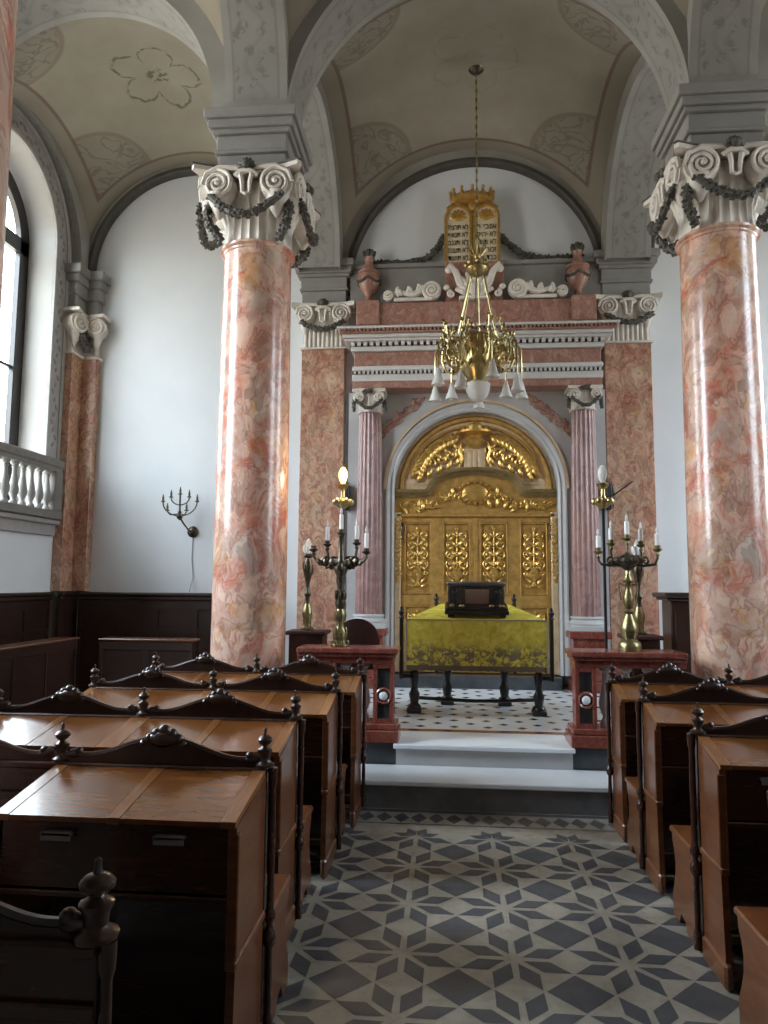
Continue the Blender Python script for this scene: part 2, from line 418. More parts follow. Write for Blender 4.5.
# ------------------------------------------------------------------ walls with windows
def wall_with_windows(name, X, wins, side):
    """wins = (centre y, half width, sill z, arch centre z); side = +1 when the room lies towards +x"""
    bm = bmesh.new()
    def loop(pts):
        vs = [bm.verts.new(p) for p in pts]; return [bm.edges.new((vs[i], vs[(i + 1) % len(vs)])) for i in range(len(vs))]
    E = loop([(X, YR, 0), (X, YB, 0), (X, YB, 8.5), (X, YR, 8.5)]); outl = []
    for yc, h, z0, zc in wins:
        o = [(yc - h, z0), (yc + h, z0)] + arc(yc, zc, h, 0, pi, 24); outl.append(o)
        E += loop([(X, a, b) for a, b in o])
    bmesh.ops.triangle_fill(bm, edges=E, use_beauty=True, use_dissolve=False)
    bm.verts.index_update(); mb = MB()
    mb.add([v.co.copy() for v in bm.verts], [[v.index for v in f.verts] for f in bm.faces], 0); bm.free()
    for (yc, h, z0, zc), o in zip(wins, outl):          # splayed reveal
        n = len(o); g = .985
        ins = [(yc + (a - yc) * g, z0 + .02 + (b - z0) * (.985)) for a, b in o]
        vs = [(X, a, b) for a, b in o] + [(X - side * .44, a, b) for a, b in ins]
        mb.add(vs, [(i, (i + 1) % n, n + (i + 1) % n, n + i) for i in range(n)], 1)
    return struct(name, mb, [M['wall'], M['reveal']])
WINS_L = [(7.72, .93, 2.42, 6.05), (4.09, 1.05, 2.42, 6.05)]
wall_with_windows('wall_left', WL, WINS_L, 1)
wall_with_windows('wall_right', WR, WINS_L, -1)
mb = MB(); mb.box(WL - .02, WR + .02, YB, YB + .2, 0, 8.6); struct('wall_back', mb, M['wall'])
mb = MB(); mb.box(WL - .02, WR + .02, YR - .2, YR, 0, 8.6); struct('wall_rear', mb, M['grey_trim'])
mb = MB(); mb.box(WL - .7, WR + .7, YR - .2, YB + .2, 8.6, 8.7); struct('ceiling_sky_block', mb, M['sky_block'])  # unseen slab above the vaults, added to keep sky light from leaking in

def window(name, X, win, side, glass='pane'):
    yc, h, z0, zc = win; h2 = h * .985; zc2 = z0 + .02 + (zc - z0) * .985; Xw = X - side * .36
    zt_ = zc2 + h * .96
    def sq(a, k): return [(yc + h2 * k * cos(t), zc2 + h * .96 * k * sin(t)) for t in a]
    A = [pi * i / 24 for i in range(25)]
    root = bpy.data.objects.new(name, None); root.location = (Xw, yc, z0); COL.objects.link(root); root['kind'] = 'structure'
    mb = MB(); o = [(yc - h2, z0), (yc + h2, z0)] + sq(A, 1.)
    mb.prism(o, Xw - side * .06, Xw - side * .05, 'x'); mb.build('pane', M[glass], root)
    mb = MB(); out = [(yc + h2, z0)] + sq(A, 1.) + [(yc - h2, z0)]; inn = [(yc + h2 - .19, z0)] + sq(A, .79) + [(yc - h2 + .19, z0)]
    n = len(out)
    for x0, x1 in ((Xw - side * .05, Xw + side * .02),):
        vs = [(x0, a, b) for a, b in out] + [(x0, a, b) for a, b in inn] + [(x1, a, b) for a, b in out] + [(x1, a, b) for a, b in inn]
        mb.add(vs, [(2 * n + i, 2 * n + i + 1, 3 * n + i + 1, 3 * n + i) for i in range(n - 1)] + [(n + i, n + i + 1, 3 * n + i + 1, 3 * n + i) for i in range(n - 1)]
               + [(i, i + 1, n + i + 1, n + i) for i in range(n - 1)] + [(i, i + 1, 2 * n + i + 1, 2 * n + i) for i in range(n - 1)])
    for a in (0,): mb.box(Xw - .045, Xw + .01, yc + a * h2 * 2 * .9 - .022, yc + a * h2 * 2 * .9 + .022, z0, zc2 + (.80 if a == 0 else .58) * h)
    for z in (z0 + .05, 4.35): mb.box(Xw - .045, Xw + .005, yc - h2, yc + h2, z - .018, z + .018)
    mb.box(Xw - .045, Xw + .02, yc - h2, yc + h2, zc2 - .14, zc2 + .06)
    mb.build('window_frame', M['black'], root)
    return root
window('window_1', WL, WINS_L[0], 1, 'pane_dimmed'); window('window_2', WL, WINS_L[1], 1)
window('window_3', WR, WINS_L[0], -1); window('window_4', WR, WINS_L[1], -1)

# carved band round the windows
def win_band(name, X, win, side):
    yc, h, z0, zc = win; mb = MB()
    path = [(h, z0)] + [(h * cos(pi * i / 40), zc + h * sin(pi * i / 40) - zc) for i in range(0)]
    pts = [(yc + h, z0 + .2, 1, 0)] + [(yc + h * cos(a), zc + h * sin(a), cos(a), sin(a)) for a in [pi * i / 40 for i in range(41)]] + [(yc - h, z0 + .2, -1, 0)]
    prof = [(.0, 0), (.0, .035), (.03, .05), (.05, .035), (.05, .02), (.27, .02), (.27, .035), (.30, .05), (.33, .04), (.33, 0)]
    vs = []; fs = []; m = len(prof)
    for y, z, ny, nz in pts:
        for o, d in prof: vs.append((X + side * (d + .002), y + ny * o, z + nz * o))
    for i in range(len(pts) - 1):
        for q in range(m - 1): fs.append((i * m + q, (i + 1) * m + q, (i + 1) * m + q + 1, i * m + q + 1))
    mb.add(vs, fs)
    for i in range(44):                                  # leaf scroll on the band
        a = pi * (i + .5) / 44; r = h + .16 + .05 * sin(i * pi / 2 + .6)
        mb.ell((X + side * .024, yc + r * cos(a), zc + r * sin(a)), (.012, .045, .026), 6, 1, Matrix.Rotation(a + pi / 2 + (.7 if i % 2 else -.7), 3, 'X'))
    for sgn in (1, -1):
        for i in range(26):
            z = z0 + 1. + i * .1
            if z < zc: mb.ell((X + side * .024, yc + sgn * (h + .16 + .05 * sin(i * pi / 2)), z), (.012, .026, .045), 6, 1, Matrix.Rotation(.6 if i % 2 else -.6, 3, 'X'))
    return struct(name, mb, [M['sill'], M['grey_trim']])
win_band('trim_1', WL, WINS_L[0], 1); win_band('trim_2', WL, WINS_L[1], 1)
win_band('trim_3', WR, WINS_L[0], -1); win_band('trim_4', WR, WINS_L[1], -1)

# window balustrade of the far left window
bal = thing('window_balustrade', (WL + .1, 7.72, 2.42), 'grey stone balustrade with turned balusters below the tall arched window', 'balustrade')
mb = MB(); mb.box(WL + .03, WL + .19, 6.58, 8.86, 3.09, 3.20, 0, .015); mb.box(WL + .05, WL + .17, 6.6, 8.84, 3.04, 3.09); mb.build('rail', M['bal_stone'], bal)
mb = MB(); mb.box(WL + .03, WL + .19, 6.58, 8.86, 2.425, 2.53, 0, .01); mb.build('base_rail', M['bal_stone'], bal)
for y in (6.68, 8.76):
    mb = MB(); mb.box(WL + .04, WL + .18, y - .09, y + .09, 2.53, 3.04, 0, .01); mb.build('post', M['bal_stone'], bal)
bpf = [(.05, 0), (.05, .03), (.03, .05), (.028, .07), (.055, .14), (.058, .18), (.045, .25), (.026, .36), (.024, .42), (.036, .44), (.024, .455), (.05, .48), (.05, .51)]
for k in range(11):
    mb = MB(); mb.lathe(bpf, (WL + .11, 6.86 + k * .173, 2.53), 12); mb.build('baluster', M['grey_trim'], bal)
mb = MB(); mb.box(WL + .005, WL + .14, YC + .3, 8.90, 2.36, 2.42, 0, .01); mb.box(WL + .005, WL + .07, YC + .3, 8.90, 2.22, 2.36)
struct('trim_5', mb, M['sill'])

# ------------------------------------------------------------------ arches and vaults
def arch(name, axis, pos, c, r, zc, zlow, half=HW, th=.34, mat=None):
    """axis 'x': spans along x at y=pos; axis 'y': spans along y at x=pos"""
    mb = MB(); n = 40; P = []
    P.append((r, zlow - zc))
    P += [(r * cos(pi * i / n), r * sin(pi * i / n)) for i in range(n + 1) if zc + r * sin(pi * i / n) > zlow]
    P.append((-r, zlow - zc))
    if zc > zlow: pass
    dirs = [(a / max(1e-6, sqrt(a * a + max(b, 0) ** 2)), max(b, 0) / max(1e-6, sqrt(a * a + max(b, 0) ** 2))) for a, b in P]
    def W(a, z, d): return (c + a, pos + d, zc + z) if axis == 'x' else (pos + d, c + a, zc + z)
    vs = []; 
    for (a, b), (na, nb) in zip(P, dirs):
        for o, d in ((0, -half), (0, half), (th, half), (th, -half)): vs.append(W(a + na * o, b + nb * o, d))
    L = [0.]
    for i in range(1, len(P)): L.append(L[-1] + sqrt((P[i][0] - P[i - 1][0]) ** 2 + (P[i][1] - P[i - 1][1]) ** 2))
    fs = []; uv = []
    for i in range(len(P) - 1):
        for q in range(4):
            q2 = (q + 1) % 4; fs.append((i * 4 + q, (i + 1) * 4 + q, (i + 1) * 4 + q2, i * 4 + q2))
            v0, v1 = ((0, 1) if q == 0 else (.02, .02)); uv.append([(L[i], v0), (L[i + 1], v0), (L[i + 1], v1), (L[i], v1)])
    mb.add(vs, fs, 0, True, uv)
    o = mb.build(name, mat or M['arch'], None, 35); o['kind'] = 'structure'; return o
ZI = 5.80
NC = (XL + XR) / 2
AL = (WL + XL) / 2 - .09; AR = (WR + XR) / 2 + .09
for y in (YC, YN):
    arch('arch_transverse', 'x', y, NC, (XR - XL) / 2 - .27, 5.72, ZI)
    arch('arch_aisle', 'x', y, AL, 1.43, 5.88, ZI); arch('arch_aisle', 'x', y, AR, 1.43, 5.88, ZI)
for x in (XL, XR):
    arch('arch_arcade', 'y', x, (YC + 9.24) / 2, (9.24 - YC) / 2 - .26, 5.82, ZI)
    arch('arch_arcade', 'y', x, (YC + YN) / 2, (YC - YN) / 2 - .27, 5.74, ZI)
    arch('arch_arcade', 'y', x, (YN + YR) / 2, (YN - YR) / 2 - .27, 5.74, ZI)
NBX = .37
arch('arch_back', 'x', YB - .06, NBX, 1.72, 5.70, 5.97, .055)
arch('arch_back', 'x', YB - .06, AL - .015, 1.50, 5.97, 5.97, .055); arch('arch_back', 'x', YB - .06, AR + .015, 1.50, 5.97, 5.97, .055)
for X, s in ((WL, 1), (WR, -1)):
    arch('arch_wall', 'y', X + s * .075, 7.72, 1.36, 5.95, 5.85, .073)
    arch('arch_wall', 'y', X + s * .075, (YC + YN) / 2, 1.72, 5.74, 5.74, .073)
    arch('arch_wall', 'y', X + s * .075, (YN + YR) / 2, 1.72, 5.74, 5.74, .073)
# dark rims of the back lunettes
def rim(name, c, r, zc, z0):
    mb = MB(); a0 = math.asin(max(-1, min(1, (z0 - zc) / r)))
    path = [((c + r * cos(a), YB - .117, zc + r * sin(a)), (cos(a), sin(a))) for a in [a0 + (pi - 2 * a0) * i / 48 for i in range(49)]]
    mb.sweep(path, [(-.04, -.112), (-.04, .0), (-.02, .025), (.025, .025), (.035, .0), (.035, -.0)], smooth=False)
    struct(name, mb, M['rim'])
rim('trim_6', NBX, 1.70, 5.70, 5.97); rim('trim_7', AL - .015, 1.48, 5.97, 5.975); rim('trim_8', AR + .015, 1.48, 5.97, 5.975)

def vault(x0, x1, y0, y1, rA, zA, rB, zB, rosette):
    xc, yc, a, b = (x0 + x1) / 2, (y0 + y1) / 2, (x1 - x0) / 2, (y1 - y0) / 2
    rA = max(rA, a + .01); rB = max(rB, b + .01); n = 40; vs = []; fs = []
    for i in range(n + 1):
        x = a * sin(pi / 2 * (2 * i / n - 1))
        for j in range(n + 1):
            y = b * sin(pi / 2 * (2 * j / n - 1))
            A = zA - 5.7 + sqrt(rA * rA - x * x); B = zB - 5.7 + sqrt(rB * rB - y * y)
            vs.append((x, y, 5.7 + (A ** 4 + B ** 4) ** .25))
    for i in range(n):
        for j in range(n): fs.append((i * (n + 1) + j, (i + 1) * (n + 1) + j, (i + 1) * (n + 1) + j + 1, i * (n + 1) + j + 1))
    mb = MB(); mb.add(vs, fs, 0, True)
    o = mb.build('ceiling', m_vault(rosette, a, b)); o.location = (xc, yc, 0); o['kind'] = 'structure'
for (y0, y1, rB, zB) in ((YC + HW, YB - .105, 1.46, 5.86), (YN + HW, YC - HW, 1.84, 5.76), (YR, YN - HW, 1.84, 5.76)):
    far = y1 > 9
    vault(XL + HW, XR - HW, y0, y1, 1.83, 5.72, rB, zB, .15)
    vault(WL + .14, XL - HW, y0, y1, 1.61 if far else 1.55, 5.93, rB, zB, .85)
    vault(XR + HW, WR - .14, y0, y1, 1.61 if far else 1.55, 5.93, rB, zB, .85)

# ------------------------------------------------------------------ capitals
def garland_mesh(mb, pts, r, seed=1, leafy=True):
    rnd = random.Random(seed)
    P = [Vector(p) for p in pts]; d = []
    mb.tube(P, [r * .7] * len(P), 7)
    tot = sum((P[i + 1] - P[i]).length for i in range(len(P) - 1)); n = max(8, int(tot / (r * .42)))
    for k in range(n):
        t = (k + .5) / n * (len(P) - 1); i = min(int(t), len(P) - 2); p = P[i].lerp(P[i + 1], t - i)
        for q in range(3):
            v = Vector((rnd.uniform(-1, 1), rnd.uniform(-1, .6), rnd.uniform(-1, 1))).normalized() * r * .75
            mb.ell(p + v, (r * .55, r * .4, r * .3), 5, 0, Matrix.Rotation(rnd.uniform(0, 6), 3, rnd.choice('XYZ')))

def capital_face(cap, F, w, h, vr, sag, tilt, gm=None, seed=1):
    """volutes, centre flower and swag of one face. F: matrix, local x across, y towards the viewer is -1, z up from the capital's foot"""
    for s in (-1, 1):
        mb = MB(); mb.X = F @ Matrix.Translation((s * (w / 2 - vr * 1.3), 0, h - .03 - vr)) @ Matrix.Rotation(s * tilt, 4, 'Z')
        d0 = 0 if s > 0 else pi
        mb.lathe([(vr * .98, -.05), (vr * .98, .0), (vr * .86, .018), (.0, .02)], (0, 0, 0), 20) if False else None
        pr = [(vr * cos(a), vr * sin(a)) for a in [2 * pi * i / 22 for i in range(22)]]
        mb.prism(pr, -.005, .11)
        mb.tube(spiral(0, -.012, 0, vr * .92, 2.4, pi / 2, s, .10, 44, .02), [vr * .15 * (1 - .5 * i / 44) for i in range(45)], 6)
        mb.ell((0, -.03, 0), vr * .16, 7)
        # stem from the abacus over the volute, and the lip below
        mb.tube([(-s * vr * 2.1, .03, vr * .78), (-s * vr * 1.1, .0, vr * .98), (0, -.01, vr * 1.0), (s * vr * .75, -.012, vr * .68), (s * vr * 1.0, -.01, .0)], [.02, .026, .028, .026, .02], 6)
        mb.lathe([(vr * .78, 0), (vr * .7, -.05), (vr * .45, -.13), (vr * .15, -.2), (0, -.21)], (s * vr * .05, .06, -vr * .55), 10)
        mb.build('volute', M['capital'], cap)
    mb = MB(); mb.X = F
    for i in (-1, 1):
        mb.tube([(i * .075, -.02, h - .12), (i * .045, -.03, h - .11), (i * .035, -.03, h - .17), (i * .03, -.025, h - .27)], [.018, .024, .02, .015], 6)
    mb.tube([(-.03, -.025, h - .26), (0, -.03, h - .28), (.03, -.025, h - .26)], .014, 6)
    mb.tube([(-.1, -.02, h - .11), (-.04, -.04, h - .075), (.04, -.04, h - .075), (.1, -.02, h - .11)], .022, 6)
    mb.build('carved_strap', M['capital'], cap)
    mb = MB(); mb.X = F
    for k in range(7): leaf(mb, 0, -.03, h - .03, .085, pi * k / 6, .5, .6)
    mb.ell((0, -.05, h - .02), (.04, .04, .045), 8); mb.build('rosette', M['garland'], cap)
    mb = MB(); mb.X = F; span = w / 2 - vr * .9
    pts = [(span * (2 * t - 1), -.035 - .04 * sin(pi * t), h - .05 - vr * 1.75 - sag * sin(pi * t)) for t in [i / 16 for i in range(17)]]
    garland_mesh(mb, pts, .042, seed); mb.build('garland_swag', M['garland'], cap)

def abacus(cx, cy, w, z, dep=None, cut=.10, th=.05):
    """concave sided slab"""
    mb = MB(); pts = []
    hw = w / 2
    for k in range(4):
        a = k * pi / 2
        for i in range(9):
            t = -1 + 2 * i / 8; q = (t * (hw - .03), -hw + cut * (1 - t * t))
            pts.append((cx + q[0] * cos(a) - q[1] * sin(a), cy + q[0] * sin(a) + q[1] * cos(a)))
    mb.prism(pts, z, z + th, 'z'); return mb

def impost(mb, x0, x1, y0, y1, z0, z1, back=True):
    """moulded entablature block growing outwards"""
    for a, b, e in ((0, .30, 0.), (.30, .36, .03), (.36, .62, .015), (.62, .70, .05), (.70, .84, .08), (.84, 1, .11)):
        yb = y1 + e if back else y1
        mb.box(x0 - e, x1 + e, y0 - e, yb, z0 + (z1 - z0) * a, z0 + (z1 - z0) * b, 0, .008)

def column(x, y, base, label, plinth=True, ztop=4.605, zcap=5.225, zimp=5.78):
    root = thing('marble_column', (x, y, base), label, 'column', 'breccia marble nave columns')
    mb = MB(); R0, R1 = .318, .300
    prof = [(R0 + .0, base + .22)] + [(R0 - (R0 - R1) * max(0, (t - .3) / .7) ** 1.6, base + .22 + t * (ztop - .06 - base - .22)) for t in [i / 14 for i in range(15)]][1:]
    prof += [(R1 + .012, ztop - .05), (R1 + .012, ztop - .035), (R1 + .035, ztop - .02), (R1 + .035, ztop), (R1 - .02, ztop + .005)]
    mb.lathe(prof, (x, y, 0), 48); mb.build('shaft', M['marble'], root)
    mb = MB()
    if plinth: mb.box(x - .44, x + .44, y - .44, y + .44, base + .002, base + .09, 0, .006)
    if plinth: mb.lathe([(.43, .09), (.44, .12), (.42, .15), (.37, .16), (.36, .18), (.38, .20), (.36, .22), (.2, .22)], (x, y, base), 40)
    else: mb.lathe([(.31, .003), (.328, .02), (.328, .12), (.322, .2), (.3, .22)], (x, y, base), 40)
    mb.build('base', M['white_marble'], root)
    mb = MB(); h = zcap - ztop
    mb.lathe([(.295, .005), (.305, .02), (.30, .10), (.30, .20), (.33, .30), (.36, .36), (.36, .42), (.30, h - .06)], (x, y, ztop), 120, 0, 24, .05)
    cap = mb.build('capital', M['capital'], root)
    mb = abacus(x, y, .96, zcap - .045, None, .10, .04); mb.build('abacus', M['capital'], cap)
    mb = abacus(x, y, .98, zcap - .006, None, .10, .014); mb.build('abacus_edge', M['garland'], cap)
    for k in range(4):
        F = Matrix.Translation((x, y, ztop)) @ Matrix.Rotation(k * pi / 2, 4, 'Z') @ Matrix.Translation((0, -.42, 0))
        capital_face(cap, F, .87, h, .140, .19, .06, seed=k + 1)
        mb = MB(); mb.X = Matrix.Translation((x, y, ztop)) @ Matrix.Rotation(k * pi / 2 + pi / 4, 4, 'Z') @ Matrix.Translation((0, -.50, 0))
        pts = [(0, .02, h - .30), (0, -.02, h - .40), (0, .03, h - .50), (0, .14, h - .60)]
        garland_mesh(mb, pts, .045, 30 + k); mb.build('leaf_drop', M['garland'], cap)
    mb = MB(); impost(mb, x - .30, x + .30, y - .30, y + .30, zcap + .01, zimp); mb.build('impost', M['grey_trim'], root)
    return root
column(XL - .025, YC, PLAT, 'left breccia marble column in full, standing before the ark platform')
column(XR, YC, PLAT, 'right breccia marble column cut off by the right picture edge')
column(XL - .095, YN, 0, 'sliver of near marble column at upper left picture edge, before window', False)
column(XR, YN, 0, 'marble column standing beside the nearest right pew', False)

def pilaster(x0, x1, yf, z0, label, ztop=4.78, zcap=5.38, zimp=5.97, mat='marble_p'):
    xc = (x0 + x1) / 2
    root = thing('marble_pilaster', (xc, YB, z0), label, 'pilaster', 'marble pilasters on the back wall')
    mb = MB(); mb.box(x0, x1, yf, YB - .003, z0 + .25, ztop - .03, 0, .006); mb.build('shaft', M[mat], root)
    mb = MB(); mb.box(x0 - .03, x1 + .03, yf - .03, YB - .003, z0 + .002, z0 + .25, 0, .01); mb.build('base', M['red_marble'], root)
    mb = MB(); h = zcap - ztop; mb.box(x0 - .025, x1 + .025, yf - .025, YB - .003, ztop - .03, ztop, 0, .006)
    mb.box(x0 + .01, x1 - .01, yf + .02, YB - .003, ztop, zcap - .06)
    n = 9
    for i in range(n):
        xx = x0 + .02 + (x1 - x0 - .04) * (i + .5) / n; mb.lathe([(.024, .0), (.024, .16), (.026, .30), (.0, .32)], (xx, yf + .02, ztop), 8)
    cap = mb.build('capital', M['capital'], root)
    mb = MB(); w = x1 - x0 + .26
    pts = [(xc + t * w / 2, yf - .10 + .07 * (1 - t * t)) for t in [-1 + 2 * i / 10 for i in range(11)]] + [(xc + w / 2, YB - .003), (xc - w / 2, YB - .003)]
    mb.prism(pts, zcap - .06, zcap, 'z'); mb.build('abacus', M['capital'], cap)
    F = Matrix.Translation((xc, yf - .05, ztop)); capital_face(cap, F, w - .03, h, .125, .13, .10, seed=int(abs(x0 * 10)) + 3)
    mb = MB(); impost(mb, x0 - .01, x1 + .01, yf + .0, YB - .003, zcap + .005, zimp, False); mb.build('impost', M['grey_trim'], root)
    return root
pilaster(-1.93, -1.35, 9.19, PLAT, 'marble pilaster left of the golden ark, beside the white wall strip')
pilaster(2.045, 2.635, 9.19, PLAT, 'marble pilaster right of the golden ark, behind the brass candelabrum')

# corner pier of the left aisle, two half pilasters meeting in the corner
root = thing('corner_pilaster', (WL, YB, 0), 'marble corner pilaster between arched window and white back wall', 'pilaster')
cx1, cy1 = WL + .33, YB - .42
mb = MB(); mb.box(WL + .004, WL + .14, cy1, YB - .004, 1.5, 4.72, 0, .005); mb.box(WL + .14, cx1, YB - .14, YB - .004, 1.5, 4.72, 0, .005); mb.build('shaft', M['marble_p'], root)
mb = MB(); mb.box(WL + .004, WL + .12, cy1 + .02, YB - .004, 4.72, 5.30, 0, .01); mb.box(WL + .12, cx1 - .02, YB - .12, YB - .004, 4.72, 5.30, 0, .01)
mb.box(WL + .004, WL + .17, cy1 - .03, YB - .004, 4.70, 4.74, 0, .006); mb.box(WL + .17, cx1 + .03, YB - .17, YB - .004, 4.70, 4.74, 0, .006)
mb.prism([(WL + .004, cy1 - .10), (WL + .27, cy1 - .12), (WL + .22, cy1 + .1), (WL + .22, YB - .22), (cx1 - .1, YB - .22), (cx1 + .14, YB - .27), (cx1 + .12, YB - .004), (WL + .004, YB - .004)], 5.265, 5.305, 'z')
cap = mb.build('capital', M['capital'], root)
for (px, py, rz) in ((WL + .22, cy1 - .0, pi / 2 - .35), (cx1 + .02, YB - .23, .25)):
    mb = MB(); mb.X = Matrix.Translation((px, py, 5.125)) @ Matrix.Rotation(rz, 4, 'Z'); vr = .135
    mb.prism([(vr * cos(a), vr * sin(a)) for a in [2 * pi * i / 20 for i in range(20)]], -.005, .16)
    mb.tube(spiral(0, -.012, 0, vr * .92, 2.3, pi / 2, 1 if rz < 1 else -1, .1, 40, .02), [vr * .16 * (1 - .5 * i / 40) for i in range(41)], 6); mb.ell((0, -.03, 0), .02, 6)
    mb.lathe([(vr * .7, 0), (vr * .6, -.06), (vr * .35, -.16), (0, -.25)], (0, .08, -vr * .6), 10)
    mb.build('volute', M['capital'], cap)
mb = MB(); garland_mesh(mb, [(WL + .24, cy1 + .04, 4.98), (WL + .24, cy1 + .13, 4.86), (WL + .26, YB - .26, 4.79), (cx1 - .1, YB - .22, 4.84), (cx1 - .03, YB - .21, 4.98)], .055, 9); mb.build('garland_swag', M['garland'], cap)
mb = MB()
for a, b, e in ((0, .35, 0.), (.35, .62, .03), (.62, .8, .06), (.8, 1, .10)):
    z0, z1 = 5.31 + .62 * a, 5.31 + .62 * b
    mb.box(WL + .004, WL + .15 + e, cy1 - e, YB - .004, z0, z1, 0, .008); mb.box(WL + .15, cx1 + e, YB - .15 - e, YB - .004, z0, z1, 0, .008)
mb.build('impost', M['grey_trim'], root)

# responds carrying the aisle arches on the side walls
for k_, (X, q) in enumerate(((WL, 1), (WR, -1))):
    for j_, y in enumerate((YC, YN)):
        mb = MB(); mb.box(X + q * .11, X + q * .26, y - .24, y + .24, 0, 4.75, 1, .005)
        mb.box(X + q * .11, X + q * .28, y - .26, y + .26, 4.75, 5.28, 2, .01); mb.box(X + q * .11, X + q * .33, y - .31, y + .31, 5.28, 5.60, 0, .01); mb.box(X + q * .11, X + q * .40, y - .38, y + .38, 5.60, 5.80, 0, .015)
        mb.box(X + q * .003, X + q * .11, y - .24, y + .24, 1.5, 5.8, 0)
        struct('trim_%d' % (13 + 2 * k_ + j_), mb, [M['grey_trim'], M['marble_p'], M['capital']])

# ------------------------------------------------------------------ wainscot of the left aisle
def wainscot(mb, run0, run1, fixed, axis, zt=1.49):
    def B(u0, u1, d0, d1, z0, z1, bev=0, m=0):
        if axis == 'y': mb.box(fixed + d0, fixed + d1, u0, u1, z0, z1, m, bev)
        else: mb.box(u0, u1, fixed - d1, fixed - d0, z0, z1, m, bev)
    B(run0, run1, .004, .03, 0, zt - .05); B(run0, run1, .004, .10, zt - .045, zt, .012); B(run0, run1, .004, .075, zt - .10, zt - .045, .01)
    B(run0, run1, .03, .05, 0, .16); B(run0, run1, .03, .045, zt - .22, zt - .10); B(run0, run1, .03, .043, .95, 1.02)
    n = max(1, round((run1 - run0) / .52))
    for i in range(n + 1):
        u = run0 + (run1 - run0) * i / n; B(max(run0, u - .045), min(run1, u + .045), .03, .045, .16, zt - .22)
mb = MB(); wainscot(mb, YR + .05, 8.93, WL, 'y'); wainscot(mb, 8.93, YB - .005, WL + .12, 'y'); struct('trim_9', mb, M['panel'])
mb = MB(); wainscot(mb, WL + .25, -2.25, YB - .1, 'x'); struct('trim_10', mb, M['panel'])
mb = MB()
for i in range(1): wainscot(mb, 2.9, WR - .05, YB - .02, 'x')
struct('trim_11', mb, M['panel'])

# pews against the walls of the left aisle
def wall_pew(name, label, u0, u1, wall, axis, front, zt=1.0):
    root = thing(name, ((wall + .5, (u0 + u1) / 2, 0) if axis == 'y' else ((u0 + u1) / 2, wall - .5, 0)), label, 'pew', 'pews along the left aisle walls')
    def mk(nm, items, mat):
        mb = MB()
        for (a, b, d0, d1, z0, z1, bev) in items:
            if axis == 'y': mb.box(wall + d0, wall + d1, a, b, z0, z1, 0, bev)
            else: mb.box(a, b, wall - d1, wall - d0, z0, z1, 0, bev)
        return mb.build(nm, mat, root)
    mk('seat', [(u0, u1, .16, .55, .42, .46, .01)], M['wood']); mk('seat_front', [(u0, u1, .50, .53, .02, .42, 0)], M['panel'])
    n = max(1, round((u1 - u0) / .6)); it = [(u0, u1, front - .03, front - .005, .02, zt - .02, 0), (u0, u1, front - .05, front + .02, .0, .12, .008), (u0, u1, front - .03, front + .012, zt - .12, zt - .02, .004)]
    for i in range(n + 1):
        u = u0 + (u1 - u0) * i / n; it.append((max(u0, u - .04), min(u1, u + .04), front - .03, front + .012, .12, zt - .12, .004))
    mk('front_panel', it, M['panel'])
    mk('book_ledge', [(u0 - .01, u1 + .01, front - .22, front + .03, zt - .02, zt + .005, .006)], M['side'])
    return root
wall_pew('wall_pew', 'dark panelled pew front with pale ledge along the window wall', 3.2, 7.86, WL + .15, 'y', .85)
wall_pew('wall_pew', 'dark panelled pew front with ledge before the white back wall', -3.84, -2.78, YB - .12, 'x', 1.54)

# ------------------------------------------------------------------ wall menorah and its cord
root = thing('menorah_sconce', (-3.42, YB - .003, 2.31), 'small branched menorah sconce on the white left back wall', 'sconce')
mb = MB(); mb.X = Matrix.Translation((-3.42, YB - .003, 2.31)) @ Matrix.Rotation(pi / 2, 4, 'X'); mb.lathe([(.075, 0), (.078, .012), (.06, .03), (.03, .045), (0, .05)], (0, 0, 0), 20); mb.build('back_plate', M['bronze'], root)
mb = MB(); mb.tube([(-3.42, YB - .05, 2.31), (-3.44, YB - .13, 2.33), (-3.50, YB - .18, 2.42), (-3.55, YB - .18, 2.50)], .012, 7); mb.lathe([(.0, .42), (.035, .45), (.045, .47), (.02, .49), (.018, .52), (.03, .53), (.012, .55), (.012, .78), (.02, .79), (.0, .8)], (-3.55, YB - .18, 2.03), 10); mb.build('stem', M['bronze'], root)
for s in (-1, 1):
    for w, zt in ((.235, 2.70), (.125, 2.76)):
        mb = MB(); mb.tube([(-3.55 + s * w * sin(a), YB - .18, 2.70 - (zt - 2.70) * 0 + .0 + (zt - 2.7) - w * .8 * (1 - (1 - cos(a))) ) for a in [pi / 2 * i / 10 for i in range(11)]], .009, 6); mb.build('arm', M['bronze'], root)
    mb = MB(); mb.tube([(-3.55, YB - .18, 2.54), (-3.55 + s * .1, YB - .26, 2.52), (-3.55 + s * .13, YB - .28, 2.56)], .009, 6); mb.build('arm', M['bronze'], root)
for x, z in ((-.235, 2.70), (-.125, 2.76), (0, 2.80), (.125, 2.76), (.235, 2.70), (-.13, 2.57), (.13, 2.57)):
    yy = YB - (.28 if z < 2.6 else .18)
    mb = MB(); mb.lathe([(.008, -.005), (.028, .0), (.03, .012), (.014, .016), (.015, .06), (.012, .065), (.006, .1), (0, .11)], (-3.55 + x, yy, z), 9); mb.build('candle_cup', M['bronze'], root)
mb = MB(); mb.tube([(-3.42, YB - .006, 2.225), (-3.425, YB - .006, 1.95), (-3.40, YB - .006, 1.7), (-3.41, YB - .10, 1.50)], .006, 6)
tag(mb.build('power_cord', M['cord']), 'thin grey cord running down the white wall below the menorah sconce', 'cord')

